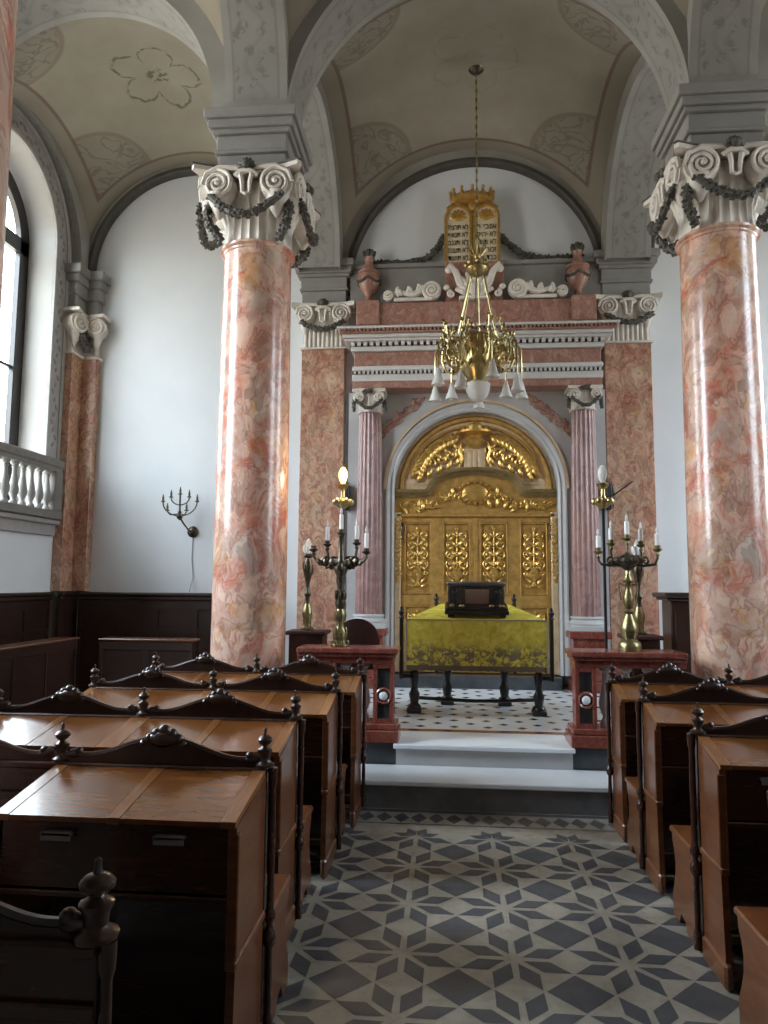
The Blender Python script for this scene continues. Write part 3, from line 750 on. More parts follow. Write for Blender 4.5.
# ------------------------------------------------------------------ communion style rails of red marble
def rail(xi, xo, label):
    s = 1 if xo > xi else -1
    root = thing('marble_balustrade', ((xi + xo) / 2, 5.97, PLAT), label, 'balustrade', 'red marble balustrades of the ark platform')
    z0 = PLAT + .004
    mb = MB(); mb.box(xi - s * .005, xo, 5.80, 6.13, 1.075, 1.118, 0, .008); mb.box(xi + s * .012, xo, 5.82, 6.11, 1.045, 1.075, 0, .006); mb.build('top_slab', M['red_marble'], root)
    mb = MB(); mb.box(xi + s * .03, xo, 5.85, 6.08, .99, 1.045, 0, .004); mb.build('frieze', M['red_marble'], root)
    mb = MB(); mb.box(xi - s * .012, xo, 5.815, 6.12, z0, .47, 0, .008); mb.box(xi + s * .005, xo, 5.83, 6.10, .47, .52, 0, .008); mb.build('plinth', M['red_marble'], root)
    mb = MB()
    for a, b in ((.03, .062), (.165, .198)): mb.box(xi + s * a, xi + s * b, 5.855, 5.99, .52, .99, 0, .004)
    mb.box(xi + s * .062, xi + s * .165, 5.855, 5.99, .955, .99); mb.box(xi + s * .062, xi + s * .165, 5.855, 5.99, .52, .555)
    pier = mb.build('pier', M['red_marble'], root)
    mb = MB(); mb.box(xi + s * .062, xi + s * .165, 5.88, 5.96, .555, .955); mb.build('pier_panel', M['dark_marble'], pier)
    xr = xi + s * .114
    mb = MB(); mb.X = Matrix.Translation((xr, 5.862, .735)) @ Matrix.Rotation(pi / 2, 4, 'X'); mb.lathe([(.068, -.02), (.068, .004), (.058, .012), (.046, .004), (.044, -.02)], (0, 0, 0), 24); mb.build('rosette_ring', M['red_marble'], pier)
    mb = MB(); mb.ell((xr, 5.862, .735), (.036, .02, .036), 12); tag(mb.build('rosette_boss', M['white_marble'], pier), 'white marble boss')
    prof = [(.045, 0), (.045, .04), (.028, .06), (.026, .08), (.05, .14), (.056, .18), (.04, .26), (.026, .34), (.03, .36), (.024, .42), (.045, .44), (.045, .47)]
    L = abs(xo - xi) - .22; n = 4
    for k in range(n):
        mb = MB(); mb.lathe(prof, (xi + s * (.27 + L * (k + .1) / n), 5.965, .52), 14); tag(mb.build('baluster', M['bluegrey'], root), 'pale grey turned baluster')
    return root
rail(-.392, -1.215, 'red marble balustrade left of the platform steps, carrying the tall dark candelabrum')
rail(.985, 1.875, 'red marble balustrade right of the platform steps, carrying the brass candelabrum')

# ------------------------------------------------------------------ the ark
XA = .37
ark = thing('torah_ark', (XA, 9.1, PLAT), 'monumental marble ark with gilded carved doors under an arch', 'ark')
def part(nm, mb, mat, parent=None, label=None): return tag(mb.build(nm, M[mat] if isinstance(mat, str) else mat, parent or ark), label)
mb = MB(); mb.box(XA - 1.02, XA + 1.02, 8.86, 9.36, PLAT + .003, .52, 0, .006); part('base_step', mb, 'dark_marble')
# surround with arched opening
R1 = 1.12; ZA = 2.83
mb = MB(); out = [(XA - 1.63, .53), (XA - R1, .53)] + [(XA - p, z) for p, z in [(q[0], q[1]) for q in arc(0, ZA, R1, 0, pi, 36)]] + [(XA + R1, .53), (XA + 1.63, .53), (XA + 1.63, 4.10), (XA - 1.63, 4.10)]
mb.prism(out, 9.03, 9.37); part('surround', mb, 'bluegrey')
mb = MB(); path = [((XA + 1.03, 9.03, .53), (1, 0))] + [((XA + 1.03 * cos(a), 9.03, ZA + 1.0 * sin(a)), (cos(a), sin(a))) for a in [pi * i / 48 for i in range(49)]] + [((XA - 1.03, 9.03, .53), (-1, 0))]
mb.sweep(path, [(0, -.12), (0, .0), (.025, .02), (.05, .012), (.085, .03), (.105, .03), (.12, .0), (.12, -.0)]); part('archivolt', mb, 'bluegrey')
mb = MB(); path2 = [((XA + 1.0 * cos(a), 9.03, ZA + 1.0 * sin(a)), (cos(a), sin(a))) for a in [pi * i / 48 for i in range(49)]]
mb.sweep(path2, [(.135, .0), (.135, .035), (.165, .035), (.165, 0)]); part('arch_bead', mb, 'gold_pale', None, 'thin gilded bead over the arch')
for s in (-1, 1):                                       # spandrel foliage
    mb = MB(); P = []
    for k in range(9):
        t = k / 8; x = XA + s * (1.28 - .55 * t); z = 3.45 + .5 * t ** .8; P.append((x, 9.025, z))
        mb.tube(spiral(x, 9.02, z, .07, 1.2, k, s if k % 2 else -s, .2, 14), .012, 5); leaf(mb, x, 9.02, z, .13, (2.2 if s > 0 else .9) + .6 * sin(k * 2), .4, .3)
    for k in range(9): leaf(mb, XA + s * (1.28 - .05 * (k % 2)), 9.02, 3.22 + k * .09, .12, pi / 2 + s * .5 * (-1) ** k, .4, .3)
    mb.tube([(XA + s * 1.27, 9.025, 3.2), (XA + s * 1.28, 9.025, 3.45)] + P, .02, 5)
    part('spandrel_relief', mb, 'attic_red', None, 'brownish carved spandrel foliage')
for s in (-1, 1):
    mb = MB(); mb.box(XA + s * 1.035, XA + s * 1.10, 9.035, 9.20, .53, ZA, 0, .005); part('jamb', mb, 'bluegrey')
    mb = MB(); mb.box(XA + s * .945, XA + s * 1.03, 9.10, 9.22, .53, 2.55, 0, .004); mb.box(XA + s * .955, XA + s * 1.02, 9.09, 9.105, .7, 2.47, 0, .004); st = part('side_strip', mb, 'gold_pale')
    mb = MB()
    for k in range(13):
        z = 1.72 + k * .058; leaf(mb, XA + s * .987, 9.085, z, .075, pi / 2 + (.7 if k % 2 else -.7), .5, .4); leaf(mb, XA + s * .987, 9.085, z + .01, .06, pi / 2 - (.7 if k % 2 else -.7), .5, .4)
    mb.ell((XA + s * .987, 9.085, 1.70), (.022, .02, .05), 8); part('strip_relief', mb, 'gold_hi', st)
# tympanum
mb = MB(); mb.prism([(XA - 1.06, 2.70)] + [(XA + p, z) for p, z in arc(0, ZA, 1.06, pi, 0, 40)] + [(XA + 1.06, 2.70)], 9.16, 9.22); tym = part('tympanum', mb, 'gold_pale')
mb = MB(); path = [((XA + .83 * cos(a), 9.16, ZA + .10 + .74 * sin(a)), (cos(a), sin(a))) for a in [pi * i / 40 for i in range(2, 39)]]
mb.sweep(path, [(-.02, 0), (-.012, .03), (.01, .035), (.025, 0)])
path = [((XA + .95 * cos(a), 9.16, ZA + .94 * sin(a)), (cos(a), sin(a))) for a in [pi * i / 40 for i in range(0, 41)]]
mb.sweep(path, [(-.04, 0), (-.03, .04), (.01, .05), (.04, 0)]); part('tympanum_moulding', mb, 'gold', tym)
mb = MB()
for s in (-1, 1):                                       # curling branches of leaves
    for k in range(12):
        a = pi / 2 - s * (.28 + k * .088); r = .70
        x = XA + r * cos(a) * 1.08; z = ZA + .08 + r * sin(a) * .92
        leaf(mb, x, 9.13, z, .17, a - s * 1.2, .45, .5); leaf(mb, x, 9.13, z, .15, a - s * 2.2, .45, .5); mb.ell((x, 9.12, z), .03, 7)
    for k in range(5):
        x = XA + s * (.18 + k * .125); z = ZA + .52 - k * .055
        mb.tube(spiral(x, 9.135, z, .075, 1.4, k * 1.3, s, .2, 18), .017, 6)
        leaf(mb, x, 9.13, z - .07, .14, -pi / 2 + s * .4, .5, .5); leaf(mb, x, 9.13, z, .13, pi / 2 - s * .8, .5, .5)
    mb.tube([(XA + s * .16, 9.14, 3.46), (XA + s * .2, 9.12, 3.34), (XA + s * .16, 9.12, 3.24), (XA + s * .2, 9.13, 3.14)], [.02, .026, .02, .012], 6)
mb.lathe([(.0, 0), (.06, .01), (.11, .06), (.13, .10), (.10, .13), (.11, .15), (.235, .19), (.24, .215), (.13, .225), (.12, .29), (.07, .33), (.0, .35)], (XA, 9.12, 3.37), 20)
for k in range(5): mb.ell((XA + (k - 2) * .07, 9.05, 3.66 - abs(k - 2) * .02), .028, 7)
part('tympanum_relief', mb, 'gold_hi', tym)
mb = MB(); mb.box(XA - .14, XA + .14, 9.12, 9.17, 3.05, 3.38, 0, .01)
for x in (-.07, 0, .07): mb.box(XA + x - .022, XA + x + .022, 9.105, 9.125, 3.08, 3.35, 0, .006)
part('tympanum_tablet', mb, 'gold_pale', tym)
# gilded S curved cornice over the doors
def scurve(dz=0):
    P = []
    for i in range(61):
        x = -1.0 + 2.0 * i / 60; ax = abs(x)
        if ax > .63: z = 2.79
        elif ax > .46:
            t = (.63 - ax) / .17; z = 2.79 + .20 * (t * t * (3 - 2 * t))
        else: z = 2.99 + .085 * (1 - (ax / .46) ** 2)
        P.append((XA + x, z + dz))
    return P
pts = scurve(); path = []
for i, (x, z) in enumerate(pts):
    a = pts[max(0, i - 1)]; b = pts[min(60, i + 1)]; tx, tz = b[0] - a[0], b[1] - a[1]; L = sqrt(tx * tx + tz * tz); path.append(((x, 9.16, z), (-tz / L, tx / L)))
mb = MB(); mb.sweep(path, [(-.045, 0), (-.045, .03), (-.02, .05), (-.02, .075), (.01, .085), (.01, .115), (.045, .125), (.045, 0)]); part('curved_cornice', mb, 'gold_dark')
mb = MB(); mb.sweep([((x, y, z + .13), n) for (x, y, z), n in path if abs(x - XA) < .82], [(-.015, 0), (-.015, .02), (.012, .025), (.015, 0)]); part('upper_moulding', mb, 'gold_pale')
# over-door frieze
mb = MB(); mb.prism([(XA - 1.06, 2.50), (XA - 1.06, 2.77)] + [(x, z - .03) for x, z in scurve()] + [(XA + 1.06, 2.77), (XA + 1.06, 2.50)], 9.155, 9.2)
mb.box(XA - 1.0, XA + 1.0, 9.10, 9.2, 2.49, 2.53, 0, .006); fz = part('overdoor_frieze', mb, 'gold')
mb = MB()
for s in (-1, 1):
    for k in range(7):
        x = XA + s * (.16 + k * .125); z = 2.66 + (.08 if k < 3 else 0) + .02 * sin(k * 2)
        mb.tube(spiral(x, 9.14, z, .06, 1.5, k, s * (-1) ** k, .2, 18), .014, 6)
        leaf(mb, x, 9.135, z, .13, .6 + k, .45, .5); leaf(mb, x, 9.135, z - .03, .12, -1.2 * s - .4 * k, .45, .5); mb.ell((x, 9.125, z), .022, 6)
mb.ell((XA, 9.14, 2.80), (.17, .03, .12), 16)
for k in range(16): mb.ell((XA + .2 * cos(k * pi / 8), 9.135, 2.80 + .14 * sin(k * pi / 8)), .025, 6)
part('frieze_relief', mb, 'gold_hi', fz)
# two door leaves, each of two columns of panels
def door(s):
    x0, x1 = XA + s * .004, XA + s * .94
    mb = MB(); mb.box(x0, x1, 9.17, 9.21, .53, 2.49)
    cols = [(.05, .405), (.475, .80)]
    def S(a, b, z0, z1, d=9.145, bev=.006): mb.box(XA + s * a, XA + s * b, d, 9.17, z0, z1, 0, bev)
    S(.004, .06, .53, 2.49); S(.41, .565, .53, 2.49); S(.90, .94, .53, 2.49); 
    for z0, z1 in ((.53, .64), (1.36, 1.50), (2.42, 2.49)):
        for a, b in ((.055, .415), (.56, .91)): S(a, b, z0, z1)
    for a, b in ((.055, .415), (.56, .91)):
        for z0, z1 in ((.64, 1.36), (1.50, 2.42)):
            for q in ((a, a + .022, z0, z1), (b - .022, b, z0, z1), (a + .022, b - .022, z0, z0 + .022), (a + .022, b - .022, z1 - .022, z1)): S(*q, d=9.135, bev=.008)
    if s > 0: S(-.02, .03, .53, 2.49, 9.13)
    d = part('door_leaf', mb, 'gold')
    for a, b in ((.055, .415), (.56, .91)):
        for z0, z1 in ((.64, 1.36), (1.50, 2.42)):
            xc = XA + s * (a + b) / 2; w = b - a - .06; h = z1 - z0 - .08; zb = z0 + .04
            mb = MB(); y = 9.16
            # vase with a climbing bouquet of scrolls
            mb.lathe([(.0, 0), (.05, .0), (.03, .03), (.02, .06), (.06, .12), (.075, .17), (.05, .21), (.06, .235), (.0, .24)], (xc, y, zb + h * .08), 14)
            mb.tube([(xc, y - .01, zb + h * .3), (xc, y - .01, zb + h * .93)], .011, 6)
            lv = [.40, .55, .70, .84] if h > .75 else [.46, .66, .84]
            for k, f in enumerate(lv):
                z = zb + h * f; r = w * (.235 - .022 * k)
                for q in (-1, 1):
                    mb.tube(spiral(xc + q * w * .28, y - .005, z, r, 1.5, pi if q > 0 else 0, -q, .2, 20), .012, 6)
                    leaf(mb, xc + q * .02, y - .012, z, w * .42, pi / 2 - q * 1.0, .4, .45); leaf(mb, xc + q * .02, y - .012, z, w * .36, -pi / 2 + q * .9, .4, .45)
                    mb.ell((xc + q * w * .28, y - .012, z), .017, 6)
                mb.ell((xc, y - .02, z), .024, 8)
            for q in (-1, 1):
                for k in range(3): leaf(mb, xc + q * w * .12, y - .008, zb + h * (.06 + k * .07), w * .34, pi / 2 - q * (1.1 - .25 * k), .4, .4)
                mb.tube(spiral(xc + q * w * .36, y - .005, zb + h * .27, w * .11, 1.3, 0, q, .2, 14), .01, 6)
            leaf(mb, xc, y - .012, zb + h * .90, h * .09, pi / 2, .6, .5)
            mb.ell((xc, y - .05, zb + h * .25), (.03, .02, .03), 8)
            tag(mb.build('panel_relief', M['gold_hi'], d))
    mb = MB(); mb.tube([(XA + s * .935, 9.115, 2.20), (XA + s * .935, 9.115, 2.38)], .018, 8); mb.ell((XA + s * .935, 9.115, 2.40), .022, 7); tag(mb.build('hinge', M['black'], d), 'dark hinge')
    return d
door(-1); door(1)
# fluted columns on red pedestals
for s in (-1, 1):
    xc = XA + s * 1.335; yc = 8.93
    mb = MB(); mb.box(xc - .235, xc + .235, 8.70, 9.028, PLAT + .003, .50, 0, .01); mb.box(xc - .20, xc + .20, 8.735, 9.028, .50, 1.0, 0, .006); mb.box(xc - .245, xc + .245, 8.69, 9.028, 1.0, 1.085, 0, .012); part('pedestal', mb, 'red_marble')
    mb = MB(); mb.lathe([(.170, 1.26)] + [(.170 - .026 * t ** 1.5, 1.26 + t * 2.53) for t in [i / 8 for i in range(1, 9)]], (xc, yc, 0), 160, 0, 20, .06); fc = part('fluted_column', mb, 'marble_f')
    mb = MB(); mb.box(xc - .225, xc + .225, yc - .225, 9.028, 1.085, 1.15, 0, .006); mb.lathe([(.225, 1.15), (.23, 1.175), (.215, 1.20), (.19, 1.205), (.185, 1.22), (.20, 1.235), (.195, 1.255), (.17, 1.26)], (xc, yc, 0), 32); mb.build('column_base', M['bluegrey'], fc)
    mb = MB(); mb.lathe([(.145, 3.79), (.165, 3.795), (.165, 3.815), (.15, 3.82), (.15, 3.90), (.17, 3.98), (.15, 4.04)], (xc, yc, 0), 60, 0, 16, .05)
    mb.box(xc - .21, xc + .21, yc - .21, 9.028, 4.035, 4.078, 0, .006)
    for q in (-1, 1):
        mb.tube(spiral(xc + q * .135, yc - .195, 3.97, .068, 2., pi / 2, q, .1, 30, .02), .014, 6); mb.prism([(xc + q * .135 + .07 * cos(a), 3.97 + .07 * sin(a)) for a in [2 * pi * i / 16 for i in range(16)]], yc - .19, yc - .08)
    cp = mb.build('column_capital', M['capital'], fc)
    mb = MB(); garland_mesh(mb, [(xc - .17 + .34 * t, yc - .20 - .02 * sin(pi * t), 3.94 - .12 * sin(pi * t)) for t in [i / 10 for i in range(11)]], .026, 5)
    for q in (-1, 1): garland_mesh(mb, [(xc + q * .19, yc - .16, 3.95), (xc + q * .20, yc - .14, 3.80)], .026, 8)
    garland_mesh(mb, [(xc - .05, yc - .21, 4.05), (xc + .05, yc - .21, 4.05)], .035, 4); mb.build('capital_garland', M['garland'], cp) if False else tag(mb.build('garland_swag', M['garland'], fc))
# entablature
def lay(nm, hw, yf, z0, z1, mat, bev=.006, extra=None):
    mb = MB(); mb.box(XA - hw, XA + hw, yf, 8.98 if hw > 1.545 and nm != 'attic' else 9.37, z0, z1, 0, bev)
    if extra: extra(mb)
    return part(nm, mb, mat)
lay('architrave', 1.54, 8.74, 4.082, 4.17, 'attic_red')
def dent(zb, zt, yf, hw, n, w=.5):
    def f(mb):
        st = 2 * hw / n
        for i in range(n): mb.box(XA - hw + st * (i + .5 - w / 2), XA - hw + st * (i + .5 + w / 2), yf, yf + .05, zb, zt)
    return f
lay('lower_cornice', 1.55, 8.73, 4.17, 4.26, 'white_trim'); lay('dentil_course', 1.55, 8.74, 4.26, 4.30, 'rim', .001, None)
d = lay('dentil_band', 1.545, 8.69, 4.30, 4.355, 'white_trim', .006, dent(4.26, 4.30, 8.70, 1.54, 56))
lay('frieze', 1.53, 8.76, 4.355, 4.555, 'attic_red')
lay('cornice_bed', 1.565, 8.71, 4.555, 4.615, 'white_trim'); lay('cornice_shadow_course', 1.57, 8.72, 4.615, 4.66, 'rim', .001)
lay('cornice_dentils', 1.63, 8.62, 4.66, 4.69, 'white_trim', .004, dent(4.615, 4.66, 8.66, 1.58, 40, .55))
lay('cornice_corona', 1.66, 8.58, 4.69, 4.735, 'white_trim', .006)
lay('cornice_cyma', 1.69, 8.54, 4.735, 4.755, 'attic_red', .004, dent(4.755, 4.785, 8.53, 1.70, 70, .55))
lay('cornice_lip', 1.72, 8.51, 4.785, 4.815, 'white_trim', .006)
lay('attic', 1.53, 9.03, 4.815, 5.31, 'attic_red', .01)
for s in (-1, 1):
    mb = MB(); mb.box(XA + s * 1.39 - .15, XA + s * 1.39 + .15, 8.97, 9.37, 5.0, 5.33, 0, .01); part('attic_plinth', mb, 'attic_red')
mb = MB(); mb.box(XA - .38, XA + .38, 9.08, 9.37, 5.31, 5.865, 0, .01); part('tablet_pedestal', mb, 'attic_red')
mb = MB(); mb.box(XA - 1.66, XA + 1.66, 9.22, 9.385, 5.33, 5.86, 0, .006); mb.box(XA - 1.66, XA + 1.66, 9.18, 9.385, 5.86, 5.92, 0, .01)
struct('trim_12', mb, M['grey_trim'])

# urns
def urn(x, label):
    root = thing('urn', (x, 9.14, 5.335), label, 'urn', 'stone urns on the ark attic')
    z = 5.335
    mb = MB(); mb.lathe([(.08, 0), (.085, .03), (.05, .06), (.04, .10), (.055, .13), (.11, .20), (.145, .30), (.148, .35), (.13, .40), (.15, .41), (.15, .44), (.09, .46), (.06, .50), (.05, .58), (.065, .62), (.075, .64), (.0, .65)], (x, 9.14, z), 24); mb.build('body', M['attic_red'], root)
    mb = MB()
    for k in range(7):
        a = 2 * pi * k / 7; mb.ell((x + .06 * cos(a), 9.14 + .06 * sin(a), z + .69), (.03, .03, .06), 6, 0, Matrix.Rotation(.4 * cos(a), 3, 'Y'))
    mb.ell((x, 9.14, z + .71), (.05, .05, .07), 8); mb.build('flame', M['garland'], root)
    mb = MB(); garland_mesh(mb, [(x + .15 * cos(a), 9.14 + .15 * sin(a), z + .33 - .05 * abs(sin(a * 2))) for a in [2 * pi * i / 16 for i in range(17)]], .02, 3); mb.build('garland_band', M['garland'], root)
urn(XA - 1.395, 'reddish stone urn with dark flame on the left end of the ark top')
urn(XA + 1.345, 'reddish stone urn with dark flame on the right end of the ark top')

# scrolls beside the cartouche
def scroll(s, label):
    x0 = XA + s * .55
    root = thing('carved_scroll', (XA + s * .75, 9.03, 5.315), label, 'ornament', 'white carved scrolls on the ark top')
    y = 8.99
    mb = MB(); mb.tube(spiral(x0, y, 5.315 + .135, .118, 2.4, -pi / 2, s, .1, 44, .02), [.026 * (1 - .4 * i / 44) for i in range(45)], 7)
    mb.prism([(x0 + .12 * cos(a), 5.45 + .12 * sin(a)) for a in [2 * pi * i / 20 for i in range(20)]], y, y + .07); mb.ell((x0, y - .02, 5.45), .022, 7); mb.build('volute', M['capital'], root)
    mb = MB(); P = []
    for i in range(15):
        t = i / 14; P.append((x0 + s * (.10 + .40 * t), y + .02, 5.49 - .11 * t - .045 * sin(pi * t * 1.6) + .0))
    mb.tube(P, [.05 * (1 - .5 * i / 14) for i in range(15)], 8)
    for k in range(6): leaf(mb, x0 + s * (.13 + .065 * k), y, 5.44 - .015 * k, .12, pi / 2 - s * (.5 - .8 * (k % 2)), .5, .5)
    leaf(mb, x0 + s * .47, y, 5.42, .10, pi / 2 + s * .3, .5, .5); mb.box(x0, x0 + s * .50, y + .005, y + .035, 5.317, 5.36, 0, .004); mb.build('leaf_arm', M['capital'], root)
    xs = x0 + s * .575
    mb = MB(); mb.tube(spiral(xs, y, 5.395, .065, 2., pi - s * .5, -s, .1, 30, .015), [.018] * 31, 6); mb.prism([(xs + .068 * cos(a), 5.395 + .068 * sin(a)) for a in [2 * pi * i / 18 for i in range(18)]], y, y + .06); mb.build('end_curl', M['capital'], root)
scroll(-1, 'white carved scroll on the ark top, left of the shell cartouche')
scroll(1, 'white carved scroll on the ark top, right of the shell cartouche')
root = thing('shell_cartouche', (XA, 9.0, 5.315), 'white shell cartouche with horns at the middle of the ark top', 'ornament')
mb = MB()
for k in range(9):
    a = pi / 2 + (k - 4) * .27; L = .40 - .03 * abs(k - 4)
    mb.tube([(XA + cos(a) * .05, 9.03, 5.335 + sin(a) * .03), (XA + cos(a) * L * .6, 8.98, 5.335 + sin(a) * L * .6), (XA + cos(a) * L * .95, 9.01, 5.335 + sin(a) * L * .95)], [.02, .042, .03], 7)
mb.ell((XA, 8.98, 5.45), (.08, .05, .10), 12); mb.box(XA - .2, XA + .2, 8.97, 9.06, 5.315, 5.36, 0, .01); mb.build('shell', M['capital'], root)
for s in (-1, 1):
    mb = MB(); mb.tube([(XA + s * .12, 9.0, 5.42), (XA + s * .20, 8.98, 5.56), (XA + s * .24, 8.98, 5.68), (XA + s * .32, 8.99, 5.76), (XA + s * .36, 9.0, 5.70)], [.04, .05, .045, .055, .03], 8); mb.ell((XA + s * .33, 8.98, 5.71), (.05, .04, .05), 8); mb.build('horn', M['capital'], root)
    mb = MB(); mb.tube(spiral(XA + s * .30, 8.99, 5.39, .05, 1.5, pi / 2, -s, .15, 20), .018, 6); mb.ell((XA + s * .36, 9.0, 5.48), (.045, .04, .04), 8); mb.build('side_curl', M['capital'], root)

# tablets of the law with crown
tb = thing('commandment_tablets', (XA - .02, 9.16, 5.87), 'golden twin tablets with dark inscribed lines under a crown, above the ark', 'tablets')
XT = XA - .02
for s in (-1, 1):
    xc = XT + s * .185
    mb = MB(); o = [(xc - .18, 5.868), (xc + .18, 5.868)] + arc(xc, 6.50, .18, 0, pi, 20); mb.prism(o, 9.14, 9.20); t_ = mb.build('tablet', M['tablet'], tb)
    mb = MB(); path = [((xc + .165, 9.14, 5.87), (1, 0))] + [((xc + .165 * cos(a), 9.14, 6.50 + .165 * sin(a)), (cos(a), sin(a))) for a in [pi * i / 20 for i in range(21)]] + [((xc - .165, 9.14, 5.87), (-1, 0))]
    mb.sweep(path, [(-.02, 0), (-.015, .025), (.015, .025), (.02, 0)]); mb.ell((xc, 9.135, 6.52), (.09, .02, .07), 10)
    for k in range(7): leaf(mb, xc, 9.13, 6.50, .12, pi * k / 6, .4, .3)
    mb.build('tablet_frame', M['gold_hi'], t_)
    words = ['אנכי ה', 'לא יהיה', 'לא תשא', 'זכור את', 'כבד את'] if s > 0 else ['לא תרצח', 'לא תנאף', 'לא תגנב', 'לא תענה', 'לא תחמד']
    for k, wd in enumerate(words):
        fc = bpy.data.curves.new('inscription', 'FONT'); fc.body = wd[::-1]; fc.size = .105; fc.align_x = 'CENTER'; fc.extrude = .002
        tmp = bpy.data.objects.new('tmp', fc); COL.objects.link(tmp)
        dg = bpy.context.evaluated_depsgraph_get(); me = bpy.data.meshes.new_from_object(tmp.evaluated_get(dg))
        me.materials.clear(); me.materials.append(M['bronze'])
        bpy.data.objects.remove(tmp)
        w_ = max((v.co.x for v in me.vertices), default=.1) - min((v.co.x for v in me.vertices), default=-.1)
        fx = .26 / max(w_, .05)
        me.transform(Matrix.Translation(Vector((xc, 9.136, 6.335 - k * .107)) - Vector(tb.location)) @ Matrix.Rotation(pi / 2, 4, 'X') @ Matrix.Diagonal((fx, 1, 1, 1)))
        io = bpy.data.objects.new('inscription', me); COL.objects.link(io); io.parent = t_
mb = MB(); mb.lathe([(.235, 6.70), (.25, 6.71), (.25, 6.745), (.235, 6.755), (.22, 6.75), (.22, 6.71)], (XT, 9.19, 0), 28)
for k in range(12):
    a = 2 * pi * k / 12; c, q = cos(a), .6 * sin(a)
    mb.tube([(XT + .235 * c, 9.19 + .235 * q, 6.74), (XT + .27 * c, 9.19 + .27 * q, 6.80), (XT + .285 * c, 9.19 + .285 * q, 6.85)], [.04, .035, .015], 6); mb.ell((XT + .285 * c, 9.19 + .285 * q, 6.875), .026, 7)
    a += pi / 12; c, q = cos(a), .6 * sin(a); mb.ell((XT + .25 * c, 9.19 + .25 * q, 6.785), (.035, .03, .04), 6)
mb.lathe([(.225, 6.75), (.15, 6.83), (.05, 6.86), (0, 6.865)], (XT, 9.19, 0), 20)
for s in (-1, 1): mb.tube([(XT + s * .06, 9.16, 6.62), (XT + s * .15, 9.14, 6.66), (XT + s * .21, 9.16, 6.71)], .024, 6); mb.tube([(XT + s * .3, 9.16, 6.55), (XT + s * .33, 9.14, 6.64), (XT + s * .24, 9.16, 6.71)], .02, 6)
mb.ell((XT, 9.14, 6.66), (.06, .03, .07), 8); mb.build('crown', M['gold'], tb)

# garlands across the lunette
def swag(pts, label):
    mb = MB(); garland_mesh(mb, pts, .052, len(pts)); tag(mb.build('leaf_garland', M['garland']), label, 'garland', 'leaf garlands above the ark', 'thing')
swag([(XT - .36, 9.30, 6.33), (XT - .44, 9.30, 6.20), (XT - .56, 9.31, 6.06), (XT - .74, 9.31, 5.99), (XT - .95, 9.31, 5.975), (XT - 1.18, 9.31, 5.98), (XT - 1.42, 9.31, 5.985)], 'dark leaf garland from golden tablets down to the left urn')
swag([(XT + .36, 9.30, 6.33), (XT + .46, 9.30, 6.22), (XT + .60, 9.31, 6.10), (XT + .78, 9.31, 6.01), (XT + .98, 9.31, 5.975), (XT + 1.22, 9.31, 5.98), (XT + 1.45, 9.31, 5.985)], 'dark leaf garland from golden tablets down to the right urn')

# ------------------------------------------------------------------ hanging lamp
CX, CY = .355, 7.85
lamp = thing('chandelier', (CX, CY, 3.68), 'gilded hanging lamp with milky glass shades before the ark', 'chandelier')
mb = MB(); z = 5.62
mb.tube([(CX, CY, 7.66), (CX, CY, z)], .006, 6)
k = 0
while z < 7.62:
    mb.ell((CX, CY, z + .03), (.016, .008, .032) if k % 2 else (.008, .016, .032), 6); z += .055; k += 1
mb.build('chain', M['brass'], lamp)
mb = MB(); mb.lathe([(.0, 7.56), (.05, 7.58), (.09, 7.62), (.0, 7.66)], (CX, CY, 0), 14); mb.build('ceiling_hook', M['bronze'], lamp)
mb = MB(); mb.lathe([(.0, 5.10), (.05, 5.12), (.11, 5.17), (.125, 5.20), (.09, 5.23), (.05, 5.26), (.03, 5.32), (.05, 5.36), (.03, 5.40), (.02, 5.50), (.035, 5.54), (.015, 5.60), (.0, 5.63)], (CX, CY, 0), 20)
for k in range(8): a = 2 * pi * k / 8; mb.ell((CX + .12 * cos(a), CY + .12 * sin(a), 5.25), .033, 7); mb.tube([(CX + .03 * cos(a), CY + .03 * sin(a), 5.34), (CX + .09 * cos(a), CY + .09 * sin(a), 5.42), (CX + .11 * cos(a), CY + .11 * sin(a), 5.52)], [.012, .012, .006], 5)
mb.build('canopy', M['brass'], lamp)
for k in range(6):
    a = 2 * pi * (k + .35) / 6
    mb = MB(); mb.tube([(CX + .08 * cos(a), CY + .08 * sin(a), 5.13), (CX + .24 * cos(a), CY + .24 * sin(a), 4.42)], .007 if k % 3 else .013, 4); mb.build('suspension_bar', M['brass'] if k % 3 == 0 else M['brass_old'], lamp)
mb = MB(); mb.lathe([(.0, 3.80), (.06, 3.82), (.10, 3.87), (.13, 3.94), (.19, 4.03), (.20, 4.06), (.16, 4.07), (.145, 4.16), (.17, 4.22), (.215, 4.30), (.23, 4.34), (.205, 4.36), (.22, 4.39), (.19, 4.40), (.18, 4.3), (.12, 4.15), (.0, 3.95)], (CX, CY, 0), 32)
for k in range(16): a = 2 * pi * k / 16; mb.ell((CX + .22 * cos(a), CY + .22 * sin(a), 4.33), (.022, .022, .05), 6); mb.ell((CX + .18 * cos(a), CY + .18 * sin(a), 4.04), (.018, .018, .03), 6); mb.ell((CX + .17 * cos(a), CY + .17 * sin(a), 4.20), (.012, .012, .06), 6)
bowl = mb.build('bowl', M['brass'], lamp)
mb = MB(); mb.lathe([(.0, 3.66), (.05, 3.67), (.10, 3.71), (.13, 3.78), (.14, 3.86), (.10, 3.88), (.0, 3.88)], (CX, CY, 0), 24); mb.build('glass_globe', M['shade'], bowl)
